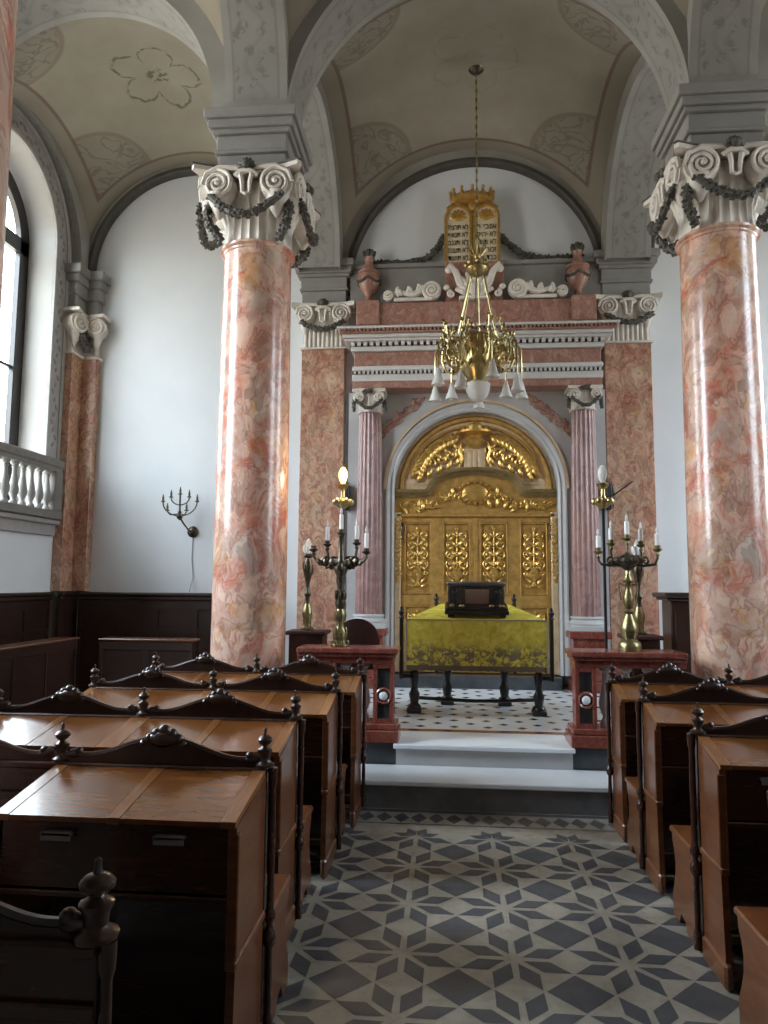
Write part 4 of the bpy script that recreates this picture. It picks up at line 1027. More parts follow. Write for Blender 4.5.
for k in range(9):
    a = 2 * pi * (k + .15) / 9; c, s = cos(a), sin(a)
    def A(r, z): return (CX + r * c, CY + r * s, z)
    mb = MB(); mb.tube([A(.18, 4.10), A(.27, 4.00), A(.36, 4.04), A(.41, 4.16), A(.40, 4.28), A(.44, 4.33), A(.485, 4.26), A(.49, 4.08), A(.49, 4.0)], [.016, .014, .014, .014, .012, .012, .012, .012, .012], 6)
    mb.tube([A(.26, 4.2), A(.33, 4.30), A(.36, 4.42), A(.33, 4.50)], [.012, .011, .01, .006], 6)
    for r, z, q in ((.36, 4.18, .035), (.30, 4.32, .03), (.41, 4.36, .03), (.33, 4.46, .025), (.44, 4.24, .022)): mb.ell(A(r, z), (q, q * .8, q * 1.2), 6)
    for q_ in range(14):
        r_, z_ = .27 + .17 * random.random(), 4.12 + .42 * random.random(); b_ = random.uniform(-.28, .28)
        p_ = (CX + r_ * cos(a + b_), CY + r_ * sin(a + b_), z_); mb.tube([A(.36, 4.2 + .1 * random.random()), p_], .004, 4); mb.ell(p_, (.022, .012, .03), 6, 0, Matrix.Rotation(random.uniform(0, 6), 3, 'X'))
    arm = mb.build('arm', M['brass'], lamp)
    drop = .0 if k % 2 else .10
    mb = MB(); mb.lathe([(.02, 3.99 - drop), (.022, 3.97 - drop), (.035, 3.93 - drop), (.05, 3.87 - drop), (.075, 3.81 - drop), (.072, 3.80 - drop), (.045, 3.865 - drop), (.018, 3.96 - drop)], A(.49, 0), 12, 0); mb.build('glass_shade', M['shade'], arm)
    if drop:
        mb = MB(); mb.tube([A(.49, 4.0), A(.49, 3.88)], .008, 6); mb.build('drop_rod', M['brass'], arm)

# ------------------------------------------------------------------ table, cloth, book stand
tbl = thing('reading_table', (.30, 7.46, PLAT), 'dark wooden table with turned feet under the yellow cloth', 'table')
TY0, TY1, TZ0, TZ1 = 7.14, 7.80, 1.285, 1.425
FX0, FX1, BX0, BX1 = -.40, .985, -.045, .665
SL = atan2(TZ1 - TZ0, TY1 - TY0)
def ttop(y): return TZ0 + (TZ1 - TZ0) * (y - TY0) / (TY1 - TY0)
def tslab(mb, ins, z0, z1):
    q = [(FX0 + ins, TY0 + ins), (FX1 - ins, TY0 + ins), (BX1 - ins, TY1 - ins), (BX0 + ins, TY1 - ins)]
    mb.add([(x, y, ttop(y) + z0) for x, y in q] + [(x, y, ttop(y) + z1) for x, y in q], [(0, 3, 2, 1), (4, 5, 6, 7), (0, 1, 5, 4), (1, 2, 6, 5), (2, 3, 7, 6), (3, 0, 4, 7)])
mb = MB(); tslab(mb, .03, -.05, -.008); mb.build('tabletop', M['black'], tbl)
mb = MB(); tslab(mb, .07, -.17, -.05); mb.build('apron', M['black'], tbl)
lp = [(.065, 0), (.068, .05), (.06, .075), (.04, .09), (.048, .14), (.055, .18), (.035, .22), (.03, .26), (.042, .30), (.045, .38), (.028, .41), (.028, .73)]
for x, y in ((FX0 + .085, TY0 + .065), (FX1 - .085, TY0 + .065), (BX0 + .055, TY1 - .07), (BX1 - .055, TY1 - .07)):
    mb = MB(); mb.lathe(lp, (x, y, PLAT + .004), 14); mb.box(x - .07, x + .07, y - .07, y + .07, PLAT + .004, PLAT + .055, 0, .01); mb.build('leg', M['black'], tbl)
mb = MB(); mb.tube([(FX0 + .085, TY0 + .065, .52), (-.02, TY0 + .28, .47), (.3, TY0 + .32, .455), (.62, TY0 + .28, .47), (FX1 - .085, TY0 + .065, .52)], .018, 8); mb.build('stretcher', M['black'], tbl)
for x, y, c in ((FX0 - .045, TY0 + .05, 1), (FX1 + .045, TY0 + .05, -1), (BX0 - .06, TY1 - .02, 1), (BX1 + .06, TY1 - .02, -1)):
    zt = ttop(y); mb = MB(); mb.lathe([(.020, .70), (.020, zt - .005), (.030, zt + .005), (.017, zt + .025), (.030, zt + .055), (.027, zt + .075), (.012, zt + .095), (.016, zt + .105), (0, zt + .12)], (x, y, 0), 12)
    mb.box(x - .015 if c > 0 else x - .16, x + .16 if c > 0 else x + .015, y - .012, y + .012, .71, .75); mb.build('corner_post', M['black'], tbl)
# cloth: sloping top and four falls with slight folds
mb = MB()
def edge(p, q, k): return [(p[0] + (q[0] - p[0]) * i / k, p[1] + (q[1] - p[1]) * i / k) for i in range(k)]
C4 = [(FX0, TY0), (FX1, TY0), (BX1, TY1), (BX0, TY1)]; per = []; nrm = []
for k, cnt in enumerate((60, 24, 30, 24)):
    p, q = C4[k], C4[(k + 1) % 4]; per += edge(p, q, cnt); L_ = sqrt((q[0] - p[0]) ** 2 + (q[1] - p[1]) ** 2); nrm += [((q[1] - p[1]) / L_, -(q[0] - p[0]) / L_)] * cnt
N_ = len(per); rows = []
for k, f in enumerate((0., .02, .1, .3, .5, .7, .88, 1.)):
    row = []
    for i, (x, y) in enumerate(per):
        nx, ny = nrm[i]; w = f * (.004 + .008 * sin(i * .55) + .005 * sin(i * 1.31 + 1)) + .010 * min(1, f * 8)
        zz = ttop(y) + .002; zz = zz - (zz - .785) * f + (.012 * abs(sin(i * .9)) if k == 7 else 0)
        row.append((x + nx * w, y + ny * w, zz))
    rows.append(row)
vs = [p for r in rows for p in r]; fs = []
for k in range(7):
    for i in range(N_): fs.append((k * N_ + i, k * N_ + (i + 1) % N_, (k + 1) * N_ + (i + 1) % N_, (k + 1) * N_ + i))
fs.append(list(range(N_)))
mb.add(vs, fs, 0, True)
cl = thing('tablecloth', (.30, 7.46, PLAT), 'yellow damask cloth with grey floral hem covering the table', 'tablecloth')
mb.build('cloth', M['cloth'], cl, 60)
mb = MB(); mb.tube([(FX0, TY0 - .012, TZ0 + .003), (.3, TY0 - .014, TZ0 + .003), (FX1, TY0 - .012, TZ0 + .003)], .006, 5); tag(mb.build('braid_trim', M['grey_trim'], cl), 'greyish braid trim')
for x in (FX0 + .004, FX1 - .004):
    mb = MB(); mb.tube([(x, TY0 - .013, TZ0), (x, TY0 - .022, TZ0 - .25), (x, TY0 - .03, TZ0 - .49)], .009, 5); tag(mb.build('braid_trim', M['grey_trim'], cl), 'greyish braid trim')

# book stand on the table
st = thing('book_stand', (.305, 7.32, ttop(7.32) + .004), 'dark framed open-fronted book stand standing on the yellow cloth', 'book stand')
zb = 0.; S0, S1 = -.005, .61; yf = 0.
SX = Matrix.Translation((0, 7.19, ttop(7.19) + .0085)) @ Matrix.Rotation(SL, 4, 'X')
def SB():
    mb = MB(); mb.X = SX; return mb
mb = SB(); mb.box(S0 - .01, S1 + .01, yf, yf + .30, zb + .03, zb + .075, 0, .008); mb.box(S0 + .0, S1 - .0, yf + .01, yf + .29, zb + .075, zb + .095, 0, .006)
for x in (S0 + .02, S1 - .09): mb.box(x, x + .07, yf + .005, yf + .06, zb, zb + .03, 0, .006); mb.box(x, x + .07, yf + .24, yf + .29, zb, zb + .03, 0, .006)
mb.build('base', M['black'], st)
mb = SB(); zz = zb + .095
mb.box(S0 + .02, S0 + .055, yf + .20, yf + .24, zz, zz + .21, 0, .006); mb.box(S1 - .055, S1 - .02, yf + .20, yf + .24, zz, zz + .21, 0, .006); mb.box(S0 + .01, S1 - .01, yf + .19, yf + .25, zz + .18, zz + .225, 0, .01)
mb.box(S0 + .055, S1 - .055, yf + .222, yf + .232, zz, zz + .18)
for i in range(14): mb.tube(spiral(S0 + .08 + i * .037, yf + .21, zz + .165, .014, 1.2, i, 1, .3, 10), .005, 5)
mb.build('back_frame', M['pewter'], st)
mb = SB(); mb.box(.19, .43, yf + .18, yf + .195, zz + .002, zz + .155, 0, .004); tag(mb.build('plaque', plain('pinkish_plaque', (.30, .22, .18), .45), st), 'pinkish plaque')
for x in (S0 + .09, S1 - .09):
    mb = SB(); mb.lathe([(.03, 0), (.02, .03), (.026, .1), (.036, .14), (.02, .155), (.024, .17), (0, .175)], (x, yf + .13, zz), 12); mb.build('side_column', M['black'], st)
for x in (S0 + .06, S0 + .16, S1 - .16, S1 - .06):
    mb = SB(); mb.ell((x, yf + .05, zz + .016), (.03, .02, .018), 8); tag(mb.build('boss', M['brass'], st), 'brass boss')

# ------------------------------------------------------------------ candelabra
def candle(root, x, y, z, h=.10, r=.017, mat='brass_old', flame=True):
    mb = MB(); mb.lathe([(.010, -.05), (.02, -.04), (.012, -.02), (.035, -.005), (.038, .006), (.022, .01), (.024, .035), (.0, .036)], (x, y, z), 12); cup = mb.build('candle_cup', M[mat], root)
    if h:
        mb = MB(); mb.lathe([(r, .03), (r, .03 + h), (r * .5, .032 + h), (0, .034 + h)], (x, y, z), 12); mb.build('candle', M['candle'], cup)
        mb = MB(); mb.lathe([(.006, .03 + h), (.012, .05 + h), (.012, .065 + h), (.003, .09 + h), (0, .1 + h)], (x, y, z), 8); mb.build('candle_bulb', M['shade'], cup)
# left, dark bronze with bronze leaves
lx, ly, lz = -.885, 5.98, 1.12
cd = thing('candelabrum', (lx, ly, lz), 'tall dark bronze five-armed candelabrum standing on the left marble balustrade', 'candelabrum')
mb = MB(); mb.lathe([(.075, 0), (.078, .015), (.05, .03), (.045, .06), (.055, .10), (.04, .14), (.03, .18), (.045, .23), (.042, .28), (.03, .31)], (lx, ly, lz), 18)
for k in range(6): a = 2 * pi * k / 6; mb.ell((lx + .048 * cos(a), ly + .048 * sin(a), lz + .10), (.014, .014, .06), 6); mb.ell((lx + .042 * cos(a), ly + .042 * sin(a), lz + .25), (.011, .011, .045), 6); mb.ell((lx + .066 * cos(a), ly + .066 * sin(a), lz + .03), (.014, .014, .02), 6)
mb.build('foot', M['brass_old'], cd)
mb = MB(); mb.lathe([(.03, .30), (.045, .34), (.036, .42), (.026, .48), (.04, .53), (.036, .58), (.06, .63), (.055, .68), (.03, .72), (.022, .90), (.03, .92), (.02, .94)], (lx, ly, lz), 16)
for k in range(8): a = 2 * pi * k / 8; mb.ell((lx + .075 * cos(a), ly + .06 * sin(a), lz + .66 + .03 * (k % 2)), (.03, .018, .03), 6); mb.ell((lx + .04 * cos(a), ly + .04 * sin(a), lz + .42), (.012, .012, .045), 6)
mb.build('shaft', M['bronze'], cd)
for dx, zt, dy in ((-.235, .82, 0), (-.135, .87, .10), (.12, .88, .10), (.215, .80, 0)):
    s = 1 if dx > 0 else -1
    mb = MB(); mb.tube([(lx, ly, lz + .64), (lx + dx * .45, ly + dy * .5, lz + .66), (lx + dx * .85, ly + dy * .9, lz + .70), (lx + dx, ly + dy, lz + zt - .07), (lx + dx, ly + dy, lz + zt - .02)], [.018, .016, .014, .012, .012], 7)
    mb.tube(spiral(lx + dx * .55, ly + dy * .5 - .01, lz + .70, .055, 1.5, -pi / 2, -s, .2, 20), .012, 6)
    for k in range(3): leaf(mb, lx + dx * (.4 + .15 * k), ly + dy * .5 - .015, lz + .66, .08, pi / 2 + s * (.3 - .4 * k), .5, .5)
    mb.build('arm', M['bronze'], cd)
candle(cd, lx, ly, lz + .94, .13, .018, 'bronze'); candle(cd, lx - .235, ly, lz + .80, 0, .018, 'bronze'); candle(cd, lx - .135, ly + .10, lz + .85, .12, .018, 'bronze')
candle(cd, lx + .12, ly + .10, lz + .86, .12, .018, 'bronze'); candle(cd, lx + .215, ly, lz + .78, .13, .018, 'bronze')
# right, brass with vase base
rx, ry, rz = 1.475, 5.98, 1.12
cd2 = thing('candelabrum', (rx, ry, rz), 'brass five-armed candelabrum with white candles standing on the right marble balustrade', 'candelabrum')
mb = MB(); mb.lathe([(.088, 0), (.092, .03), (.085, .06), (.07, .075), (.055, .09), (.072, .15), (.07, .19), (.045, .25), (.03, .29), (.045, .31), (.03, .33), (.04, .37), (.044, .42), (.028, .48), (.025, .53), (.045, .56), (.022, .60), (.02, .66)], (rx, ry, rz), 22)
mb.build('vase_base', M['brass_old'], cd2)
mb = MB()
for s in (-1, 1): mb.tube([(rx + s * .03, ry, rz + .52), (rx + s * .075, ry, rz + .54), (rx + s * .07, ry, rz + .48), (rx + s * .055, ry, rz + .40)], .009, 6)
mb.build('handle', M['brass_old'], cd2)
mb = MB(); mb.lathe([(.02, .64), (.07, .68), (.085, .72), (.05, .75), (.02, .78), (.012, .80), (.012, .90)], (rx, ry, rz), 16)
for k in range(10): a = 2 * pi * k / 10; mb.ell((rx + .10 * cos(a), ry + .08 * sin(a), rz + .72), (.045, .03, .03), 6)
mb.build('crown_leaf', M['bronze'], cd2)
for dx, zt, dy in ((-.235, .76, -.02), (-.115, .83, .06), (.125, .82, .06), (.235, .78, -.02)):
    s = 1 if dx > 0 else -1
    mb = MB(); mb.tube([(rx, ry, rz + .70), (rx + dx * .5, ry + dy * .5, rz + .68), (rx + dx * .9, ry + dy, rz + .69), (rx + dx, ry + dy, rz + zt - .04), (rx + dx, ry + dy, rz + zt)], [.014, .013, .012, .010, .010], 7)
    mb.tube(spiral(rx + dx * .6, ry + dy * .6, rz + .72, .04, 1.4, -pi / 2, -s, .2, 16), .010, 6); leaf(mb, rx + dx * .4, ry - .02, rz + .7, .1, pi / 2 + s * .8, .4, .4); mb.build('arm', M['bronze'], cd2)
    candle(cd2, rx + dx, ry + dy, rz + zt + .03, .10, .02, 'brass_old')
candle(cd2, rx, ry, rz + .90, .11, .02, 'brass_old')

# standing brass lamps, the left one lit
def pole_lamp(x, y, label, lit):
    root = thing('standing_lamp', (x, y, PLAT), label, 'lamp', 'standing brass lamps behind the balustrades')
    z = PLAT + .004
    mb = MB(); mb.lathe([(.13, 0), (.13, .02), (.05, .05), (.02, .08)], (x, y, z), 18); mb.build('base', M['iron'], root)
    mb = MB(); mb.lathe([(.013, .05), (.013, 1.92), (.02, 1.93), (.012, 1.95)], (x, y, z), 10); mb.build('pole', M['iron'], root)
    mb = MB(); zz = z + 1.93
    mb.lathe([(.012, 0), (.05, .03), (.075, .06), (.07, .08), (.03, .10), (.018, .13), (.018, .18), (.05, .21), (.055, .235), (.03, .24), (.0, .24)], (x, y, zz), 16)
    for k in range(5): a = 2 * pi * k / 5 + .3; mb.ell((x + .075 * cos(a), y + .075 * sin(a), zz + .075), .032, 8)
    mb.build('lamp_head', M['brass'], root)
    mb = MB(); mb.lathe([(.015, .24), (.03, .27), (.042, .31), (.04, .35), (.02, .39), (0, .40)], (x, y, zz), 14)
    mb.build('bulb', M['bulb'] if lit else M['shade'], root)
    return zz + .31
zz = pole_lamp(-.94, 6.42, 'standing brass lamp with glowing bulb behind the left balustrade', True)
pole_lamp(1.385, 6.42, 'standing brass lamp with unlit bulb behind the right balustrade', False)
L = bpy.data.lights.new('bulb_light', 'POINT'); L.energy = 11; L.color = (1, .72, .38); L.shadow_soft_size = .05
lo = bpy.data.objects.new('bulb_light', L); lo.location = (-.94, 6.34, zz); COL.objects.link(lo)

# candlesticks with glass tops on low cabinets behind the balustrades
def candlestick(x, y, z, label):
    root = thing('candlestick', (x, y, z), label, 'candlestick', 'single candlesticks with glass tops')
    mb = MB(); mb.lathe([(.065, 0), (.068, .02), (.042, .04), (.038, .09), (.05, .14), (.046, .19), (.03, .23), (.022, .26)], (x, y, z), 16); mb.build('foot', M['brass_old'], root)
    mb = MB(); mb.lathe([(.03, .25), (.02, .30), (.035, .34), (.02, .38), (.018, .44), (.026, .47), (.045, .55), (.042, .62), (.026, .68), (.05, .70), (.035, .72), (.0, .72)], (x, y, z), 16)
    for k in range(6): a = 2 * pi * k / 6; mb.ell((x + .042 * cos(a), y + .042 * sin(a), z + .57 + .03 * (k % 2)), (.012, .012, .05), 6)
    mb.build('stem', M['bronze'], root)
    mb = MB()
    for k in range(5): a = 2 * pi * k / 5; mb.ell((x + .035 * cos(a), y + .035 * sin(a), z + .76), (.022, .022, .05), 6, 0, Matrix.Rotation(.35 * cos(a), 3, 'Y'))
    mb.lathe([(.02, .72), (.035, .76), (.03, .82), (.012, .86), (0, .87)], (x, y, z), 10); mb.build('glass_top', M['shade'], root)
candlestick(-1.315, 6.75, 1.195, 'bronze candlestick with glass top left of the tall dark candelabrum')
candlestick(1.755, 6.75, 1.195, 'bronze candlestick with glass top right of the brass candelabrum')
def low_cabinet(x0, x1, y0, y1, zt, label):
    root = thing('low_cabinet', ((x0 + x1) / 2, (y0 + y1) / 2, PLAT), label, 'cabinet', 'dark cabinets behind the balustrades')
    z = PLAT + .004
    mb = MB(); mb.box(x0, x1, y0, y1, z, zt - .04, 0, .006); mb.box(x0 - .02, x1 + .02, y0 - .02, y1 + .02, z, z + .08, 0, .008); mb.build('body', M['wood_h'], root)
    mb = MB(); mb.box(x0 - .03, x1 + .03, y0 - .03, y1 + .03, zt - .04, zt - .002, 0, .01); mb.build('top', M['velvet'], root)
    mb = MB(); mb.box(x0 + .03, x1 - .03, y0 - .012, y0 - .001, z + .12, zt - .1, 0, .006); d = mb.build('door', M['wood_h'], root)
    mb = MB(); mb.ell((x1 - .06, y0 - .02, zt - .35), .013, 7); mb.build('knob', M['brass_old'], d)
low_cabinet(-1.46, -1.14, 6.62, 6.88, 1.195, 'dark low cabinet under the candlestick behind left balustrade')
low_cabinet(1.62, 1.90, 6.62, 6.88, 1.195, 'dark low cabinet under the candlestick behind right balustrade')
# maroon chair backed against the left end
ch = thing('armchair', (-.93, 7.0, PLAT), 'maroon upholstered chair with rounded back behind the left balustrade', 'chair')
z = PLAT + .004
mb = MB(); mb.box(-1.09, -.65, 7.05, 7.5, z + .42, z + .50, 0, .02); mb.build('seat', M['velvet'], ch)
mb = MB(); mb.prism([(-1.09, z + .5), (-.65, z + .5), (-.65, z + .70)] + arc(-.87, z + .70, .22, 0, pi, 14)[1:-1] + [(-1.09, z + .70)], 7.0, 7.06); mb.build('backrest', M['velvet'], ch)
for x in (-1.07, -.67):
    for y in (7.03, 7.46):
        mb = MB(); mb.lathe([(.018, 0), (.022, .2), (.025, .42)], (x, y, z), 8); mb.build('leg', M['black'], ch)
# dark lectern behind the right column
lc = thing('lectern', (2.12, 6.9, PLAT), 'dark wooden lectern with moulded top beside the right column', 'lectern')
mb = MB(); mb.box(2.06, 2.34, 6.82, 7.1, z, 1.50, 0, .008); mb.box(2.03, 2.37, 6.79, 7.13, z, z + .1, 0, .01); mb.build('body', M['wood_h'], lc)
mb = MB(); mb.box(2.02, 2.38, 6.78, 7.14, 1.50, 1.53, 0, .008); mb.box(1.99, 2.41, 6.75, 7.17, 1.53, 1.575, 0, .01); mb.build('top', M['wood_h'], lc)
mb = MB(); mb.box(2.09, 2.31, 6.805, 6.819, .55, 1.4, 0, .006); mb.build('front_panel', M['wood_h'], lc)

# iron sconces on the ark flanks
def iron_sconce(s, label):
    x = XA + s * 1.64; root = thing('iron_sconce', (x, 9.0, 2.72), label, 'sconce', 'iron sconces on the ark flanks')
    y = 8.97
    mb = MB(); mb.box(x - .03, x + .03, y, 9.026, 2.56, 2.90, 0, .01); mb.build('bracket', M['iron'], root)
    mb = MB()
    for k in range(4): mb.tube([(x + (k - 1.5) * .025, y - .03, 2.60 - .03 * (k % 2)), (x + (k - 1.5) * .03, y - .05, 2.75), (x + (k - 1.5) * .02, y - .02, 2.95 - .04 * (k % 2))], [.008, .016, .006], 6)
    mb.ell((x, y - .04, 2.70), (.06, .04, .05), 8); mb.build('cage', M['iron'], root)
    mb = MB(); mb.tube([(x - s * .10, y - .06, 2.68), (x + s * .02, y - .05, 2.72), (x + s * (.26 if s > 0 else .07), y - .12, 2.90)], [.008, .012, .009], 6); mb.build('arm', M['iron'], root)
iron_sconce(-1, 'black iron sconce left of the left fluted column')
iron_sconce(1, 'black iron sconce with slanting rod right of the right fluted column')

# ------------------------------------------------------------------ pews with sloping desks
U = .795
fin_prof = [(.034, .0), (.036, .009), (.024, .016), (.019, .023), (.021, .045), (.026, .053), (.027, .062), (.014, .069), (.011, .074), (.018, .079), (.027, .088), (.028, .097), (.020, .107), (.008, .112), (.0055, .12), (.0055, .135), (0, .140)]
def pew(label, x0, s, yf, n=2, dd=.39, desks=None, bench=True, big=1., block='left', back=None, zoff=0.):
    """x0: aisle end, s: direction away from the aisle, yf: plane of the crest and finials; desk lies on the near side, bench beyond"""
    root = thing('pew', (x0 + s * n * U / 2, yf, 0), label, 'pew', block + ' block of carved pews')
    desks = tuple(range(n)) if desks is None else desks
    Wd = n * U; xa, xb = x0, x0 + s * Wd
    def X(u): return x0 + s * u
    # backrest with carved crest
    mb = MB(); mb.box(X(.0), X(Wd), yf - .012, yf + .018, .04, .965, 0, .003); mb.box(X(.0), X(Wd), yf - .035, yf + .03, .945, .972, 0, .006)
    mb.box(X(0), X(Wd), yf + .018, yf + .03, .46, .54); mb.box(X(0), X(Wd), yf - .026, yf - .012, .83, .86, 0, .004); mb.build('backrest', M['wood'], root)
    for k in range(n):
        pr = []
        N = 36
        for i in range(N + 1):
            t = i / N; q = abs(2 * t - 1)                 # 0 at middle, 1 at finials
            h = .992 + .068 * (0.5 + .5 * cos(pi * min(1, q / .72))) ** .85 if q < .72 else .992
            pr.append((X(k * U + t * U), h))
        mb = MB(); mb.prism([(X(k * U), .965)] + pr + [(X((k + 1) * U), .965)], yf - .014, yf + .02)
        mb.tube([(a, yf, b + .002) for a, b in pr], .012, 6)
        for e in (.055, U - .055): mb.ell((X(k * U + e), yf, .995), (.034, .02, .022), 8); mb.ell((X(k * U + e + (.012 if e < .1 else -.012)), yf, 1.008), (.018, .02, .016), 8)
        cr = mb.build('crest', M['wood_h'], root)
        mb = MB(); xm = X(k * U + U / 2)
        for (dx, dz, r) in ((0, .032, .026), (-.03, .022, .022), (.03, .022, .022), (-.055, .005, .02), (.055, .005, .02), (-.078, -.012, .016), (.078, -.012, .016)): mb.ell((xm + dx, yf, 1.056 + dz), (r, .022, r), 9)
        mb.ell((xm, yf - .01, 1.06), (.06, .02, .03), 10); mb.build('carved_shell', M['wood_h'], cr)
    for k in range(n + 1):
        xx = X(k * U + (.012 if k == 0 else (-.012 if k == n else 0)))
        mb = MB(); pf = [(r * big, z * (1 + (big - 1) * .25)) for r, z in fin_prof]; mb.lathe(pf, (xx, yf, .972), 14)
        mb.build('finial', M['wood_h'], root)
    # turned post at the aisle end
    xx = X(-.020 if bench or desks else -.013); mb = MB()
    mb.lathe([(.017, .03), (.017, .10), (.011, .12), (.013, .25), (.012, .34), (.022, .355), (.025, .375), (.021, .395), (.012, .41), (.012, .425), (.021, .44), (.022, .455), (.014, .475), (.013, .6), (.014, .75), (.012, .9), (.017, .915), (.018, .94), (.018, .968), (0, .97)], (xx, yf, 0), 14); mb.build('aisle_post', M['wood'], root)
    # desks
    for k in range(n):
        if k in desks:
            a, b = k * U, (k + 1) * U; zf, zb = .895, .958
            yr = yf - dd; y1 = yf - .036
            mb = MB(); sl = [(yr, .66), (y1, .66), (y1, zb - .014), (yr, zf - .014)]
            mb.prism([(yr + .01, .66), (yr + .03, .66), (yr + .03, zf - .016), (yr + .01, zf - .016)], X(a + .02), X(b - .02), 'x'); mb.prism([(yr + .01, .655), (y1, .655), (y1, .675), (yr + .01, .675)], X(a + .02), X(b - .02), 'x')
            mb.box(X(a + .02), X(b - .02), yr + .0, yr + .03, .648, .668, 0, .004)
            bx = mb.build('desk_box', M['wood'], root)
            for q, (u0, u1) in enumerate(((a + .05, (a + b) / 2 - .022), ((a + b) / 2 + .022, b - .05))):
                mb = MB(); mb.prism([(yr - .008, zf - .012), (y1, zb - .012), (y1, zb + .004), (yr - .008, zf + .004)], X(u0), X(u1), 'x'); mb.build('lid', M['lid'], bx)
                um = (u0 + u1) / 2; mb = MB(); mb.box(X(um - .05), X(um + .05), yr - .016, yr + .011, .838, .852, 0, .004); mb.box(X(um - .05), X(um + .05), yr - .016, yr - .010, .825, .852, 0, .002); tag(mb.build('drawer_pull', M['grey_stone'], bx), 'dull metal drawer pull')
            for u0, u1 in ((a, a + .048), ((a + b) / 2 - .020, (a + b) / 2 + .020), (b - .048, b)):
                mb = MB(); mb.prism([(yr - .010, zf - .014), (y1, zb - .014), (y1, zb + .006), (yr - .010, zf + .006)], X(u0), X(u1), 'x')
                mb.build('lid_stile', M['stile'], bx)
    y1 = yf - .014
    for k in range(n + 1):
        u = k * U; 
        if not ((k in desks) or (k - 1 in desks)): continue
        yr = yf - dd; e0, e1 = (u - .002, u + .026) if k == 0 else ((u - .026, u + .002) if k == n else (u - .014, u + .014))
        mb = MB(); mb.prism([(yr, .10), (yr + .02, .45), (yr, .47), (yr, .88), (y1 - .02, .945), (y1 - .02, .10)], X(e0), X(e1), 'x')
        o0, o1 = (e0 - .010, e1) if k == 0 else (e0, e1)
        mb.box(X(o0), X(o1), yr - .006, y1 - .02, .455, .485, 0, .006); mb.box(X(o0), X(o1), yr - .012, y1 - .01, .004, .11, 0, .012); mb.box(X(o0), X(o1 - .004), yr - .004, yr + .035, .485, .86, 0, .004)
        mb.build('side_panel', M['side'], root)
    if desks:
        mb = MB(); mb.box(X(min(desks) * U + .03), X((max(desks) + 1) * U - .03), yf - dd + .05, yf - dd + .09, .16, .20, 0, .006); mb.build('foot_rail', M['wood_h'], root)
    if bench:
        mb = MB(); mb.box(X(-.012), X(Wd), yf + .03, yf + .41, .405, .435, 0, .008); mb.build('seat', M['side'], root)
        mb = MB(); mb.box(X(.02), X(Wd - .02), yf + .33, yf + .35, .12, .40); mb.build('seat_front', M['wood_h'], root)
        for k in range(n + 1):
            u = k * U; e0, e1 = (u - .004, u + .03) if k == 0 else ((u - .03, u + .004) if k == n else (u - .016, u + .016))
            mb = MB(); mb.prism([(yf + .02, .006), (yf + .19, .006), (yf + .215, .045), (yf + .28, .06), (yf + .31, .006), (yf + .405, .006), (yf + .405, .10), (yf + .375, .16), (yf + .35, .22), (yf + .345, .28), (yf + .36, .33), (yf + .385, .37), (yf + .39, .405), (yf + .02, .405)], X(e0), X(e1), 'x'); mb.build('bench_end', M['side'], root)
    return root
pew('nearest left pew, only its large finial and crest showing in the lower left corner', -.655, -1, 1.38, 1, desks=(), bench=False, big=1.22)
pew('first left pew with a sloping double desk, large in front at lower left', -.655, -1, 2.66, 2, desks=(0,))
pew('second left pew from the front of the picture, window light on its far desk top', -.735, -1, 3.58, 2)
pew('third left pew from the front of the picture, honey brown desk tops', -.675, -1, 4.49, 2)
pew('farthest left pew, just before the left marble column', -.622, -1, 5.335, 2, bench=False)
pew('nearest right pew at lower right edge, only its bench end in view', 1.10, 1, 2.55, 1, .28, block='right')
pew('first full right pew with orange brown side panel, below the right column', 1.14, 1, 3.47, 2, .28, block='right')
pew('second right pew from the front, its crest under the column foot', 1.14, 1, 4.38, 2, .28, block='right')
pew('farthest right pew, beside the right end of the platform steps', 1.14, 1, 5.17, 2, .28, bench=False, block='right')

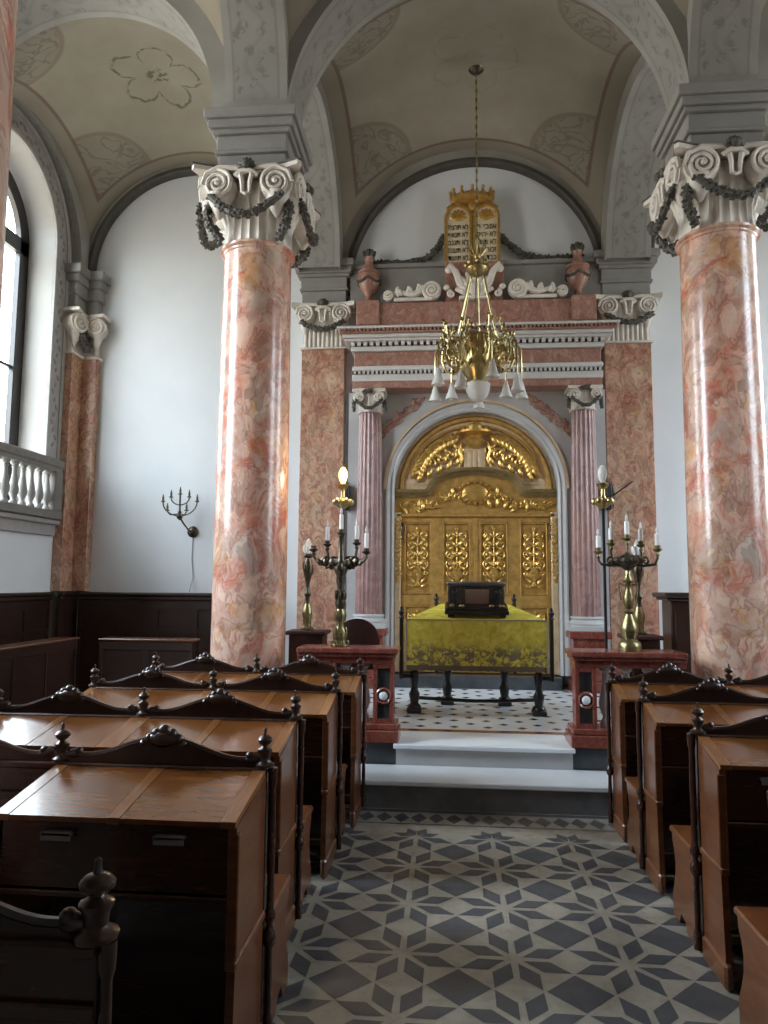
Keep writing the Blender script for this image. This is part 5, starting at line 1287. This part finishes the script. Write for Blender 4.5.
# ------------------------------------------------------------------ world and camera
w = bpy.data.worlds.new('World'); SC.world = w; w.use_nodes = True
nt = w.node_tree; bg = nt.nodes['Background']; tcw = nt.nodes.new('ShaderNodeTexCoord'); spw = nt.nodes.new('ShaderNodeSeparateXYZ'); rw = nt.nodes.new('ShaderNodeValToRGB'); mr = nt.nodes.new('ShaderNodeMapRange')
nt.links.new(tcw.outputs['Generated'], spw.inputs[0]); nt.links.new(spw.outputs[2], mr.inputs[0]); mr.inputs[1].default_value = -1; mr.inputs[2].default_value = 1
nt.links.new(mr.outputs[0], rw.inputs[0]); nt.links.new(rw.outputs[0], bg.inputs[0])
els = rw.color_ramp.elements; els[0].position = .48; els[0].color = (.34, .32, .29, 1); els[1].position = .66; els[1].color = (.80, .91, 1.04, 1)
e = els.new(.56); e.color = (.60, .64, .68, 1)
mx_ = nt.nodes.new('ShaderNodeMapRange'); nt.links.new(spw.outputs[0], mx_.inputs[0]); mx_.inputs[1].default_value = -.6; mx_.inputs[2].default_value = .6; mx_.inputs[3].default_value = 31; mx_.inputs[4].default_value = 13   # sky weakened on the right so the light from that side is dimmer
nt.links.new(mx_.outputs[0], bg.inputs[1])
w.cycles.sampling_method = 'AUTOMATIC'
for X, s_ in ((WL, 1), (WR, -1)):                       # daylight enters through the four windows
    for yc, h, z0, zc in WINS_L:
        pl = bpy.data.lights.new('window_daylight', 'AREA'); pl.shape = 'RECTANGLE'; pl.size = (zc + h - z0); pl.size_y = 2 * h; pl.cycles.is_portal = True
        po = bpy.data.objects.new('window_daylight', pl); po.location = (X - s_ * .50, yc, (z0 + zc + h) / 2); po.rotation_euler = (0, -s_ * pi / 2, 0); COL.objects.link(po)

cam = bpy.data.cameras.new('Camera'); co = bpy.data.objects.new('Camera', cam); COL.objects.link(co)
yaw, pitch, roll = radians(5.0), radians(5.63), radians(.44)
f = Vector((-sin(yaw) * cos(pitch), cos(yaw) * cos(pitch), sin(pitch))); r0 = Vector((cos(yaw), sin(yaw), 0)); u0 = r0.cross(f)
r = cos(roll) * r0 + sin(roll) * u0; u = -sin(roll) * r0 + cos(roll) * u0
mw = Matrix((( r.x, u.x, -f.x, 0), (r.y, u.y, -f.y, 0), (r.z, u.z, -f.z, 1.65), (0, 0, 0, 1))); co.matrix_world = mw
cam.sensor_fit = 'VERTICAL'; cam.sensor_height = 24; cam.lens = 713 / 1024 * 24; cam.clip_start = .05
SC.camera = co
SC.view_settings.view_transform = 'Standard'; SC.view_settings.look = 'None'; SC.view_settings.gamma = 1; SC.view_settings.exposure = 0.5
SC.view_settings.use_curve_mapping = False
SC.cycles.max_bounces = 8; SC.cycles.diffuse_bounces = 5
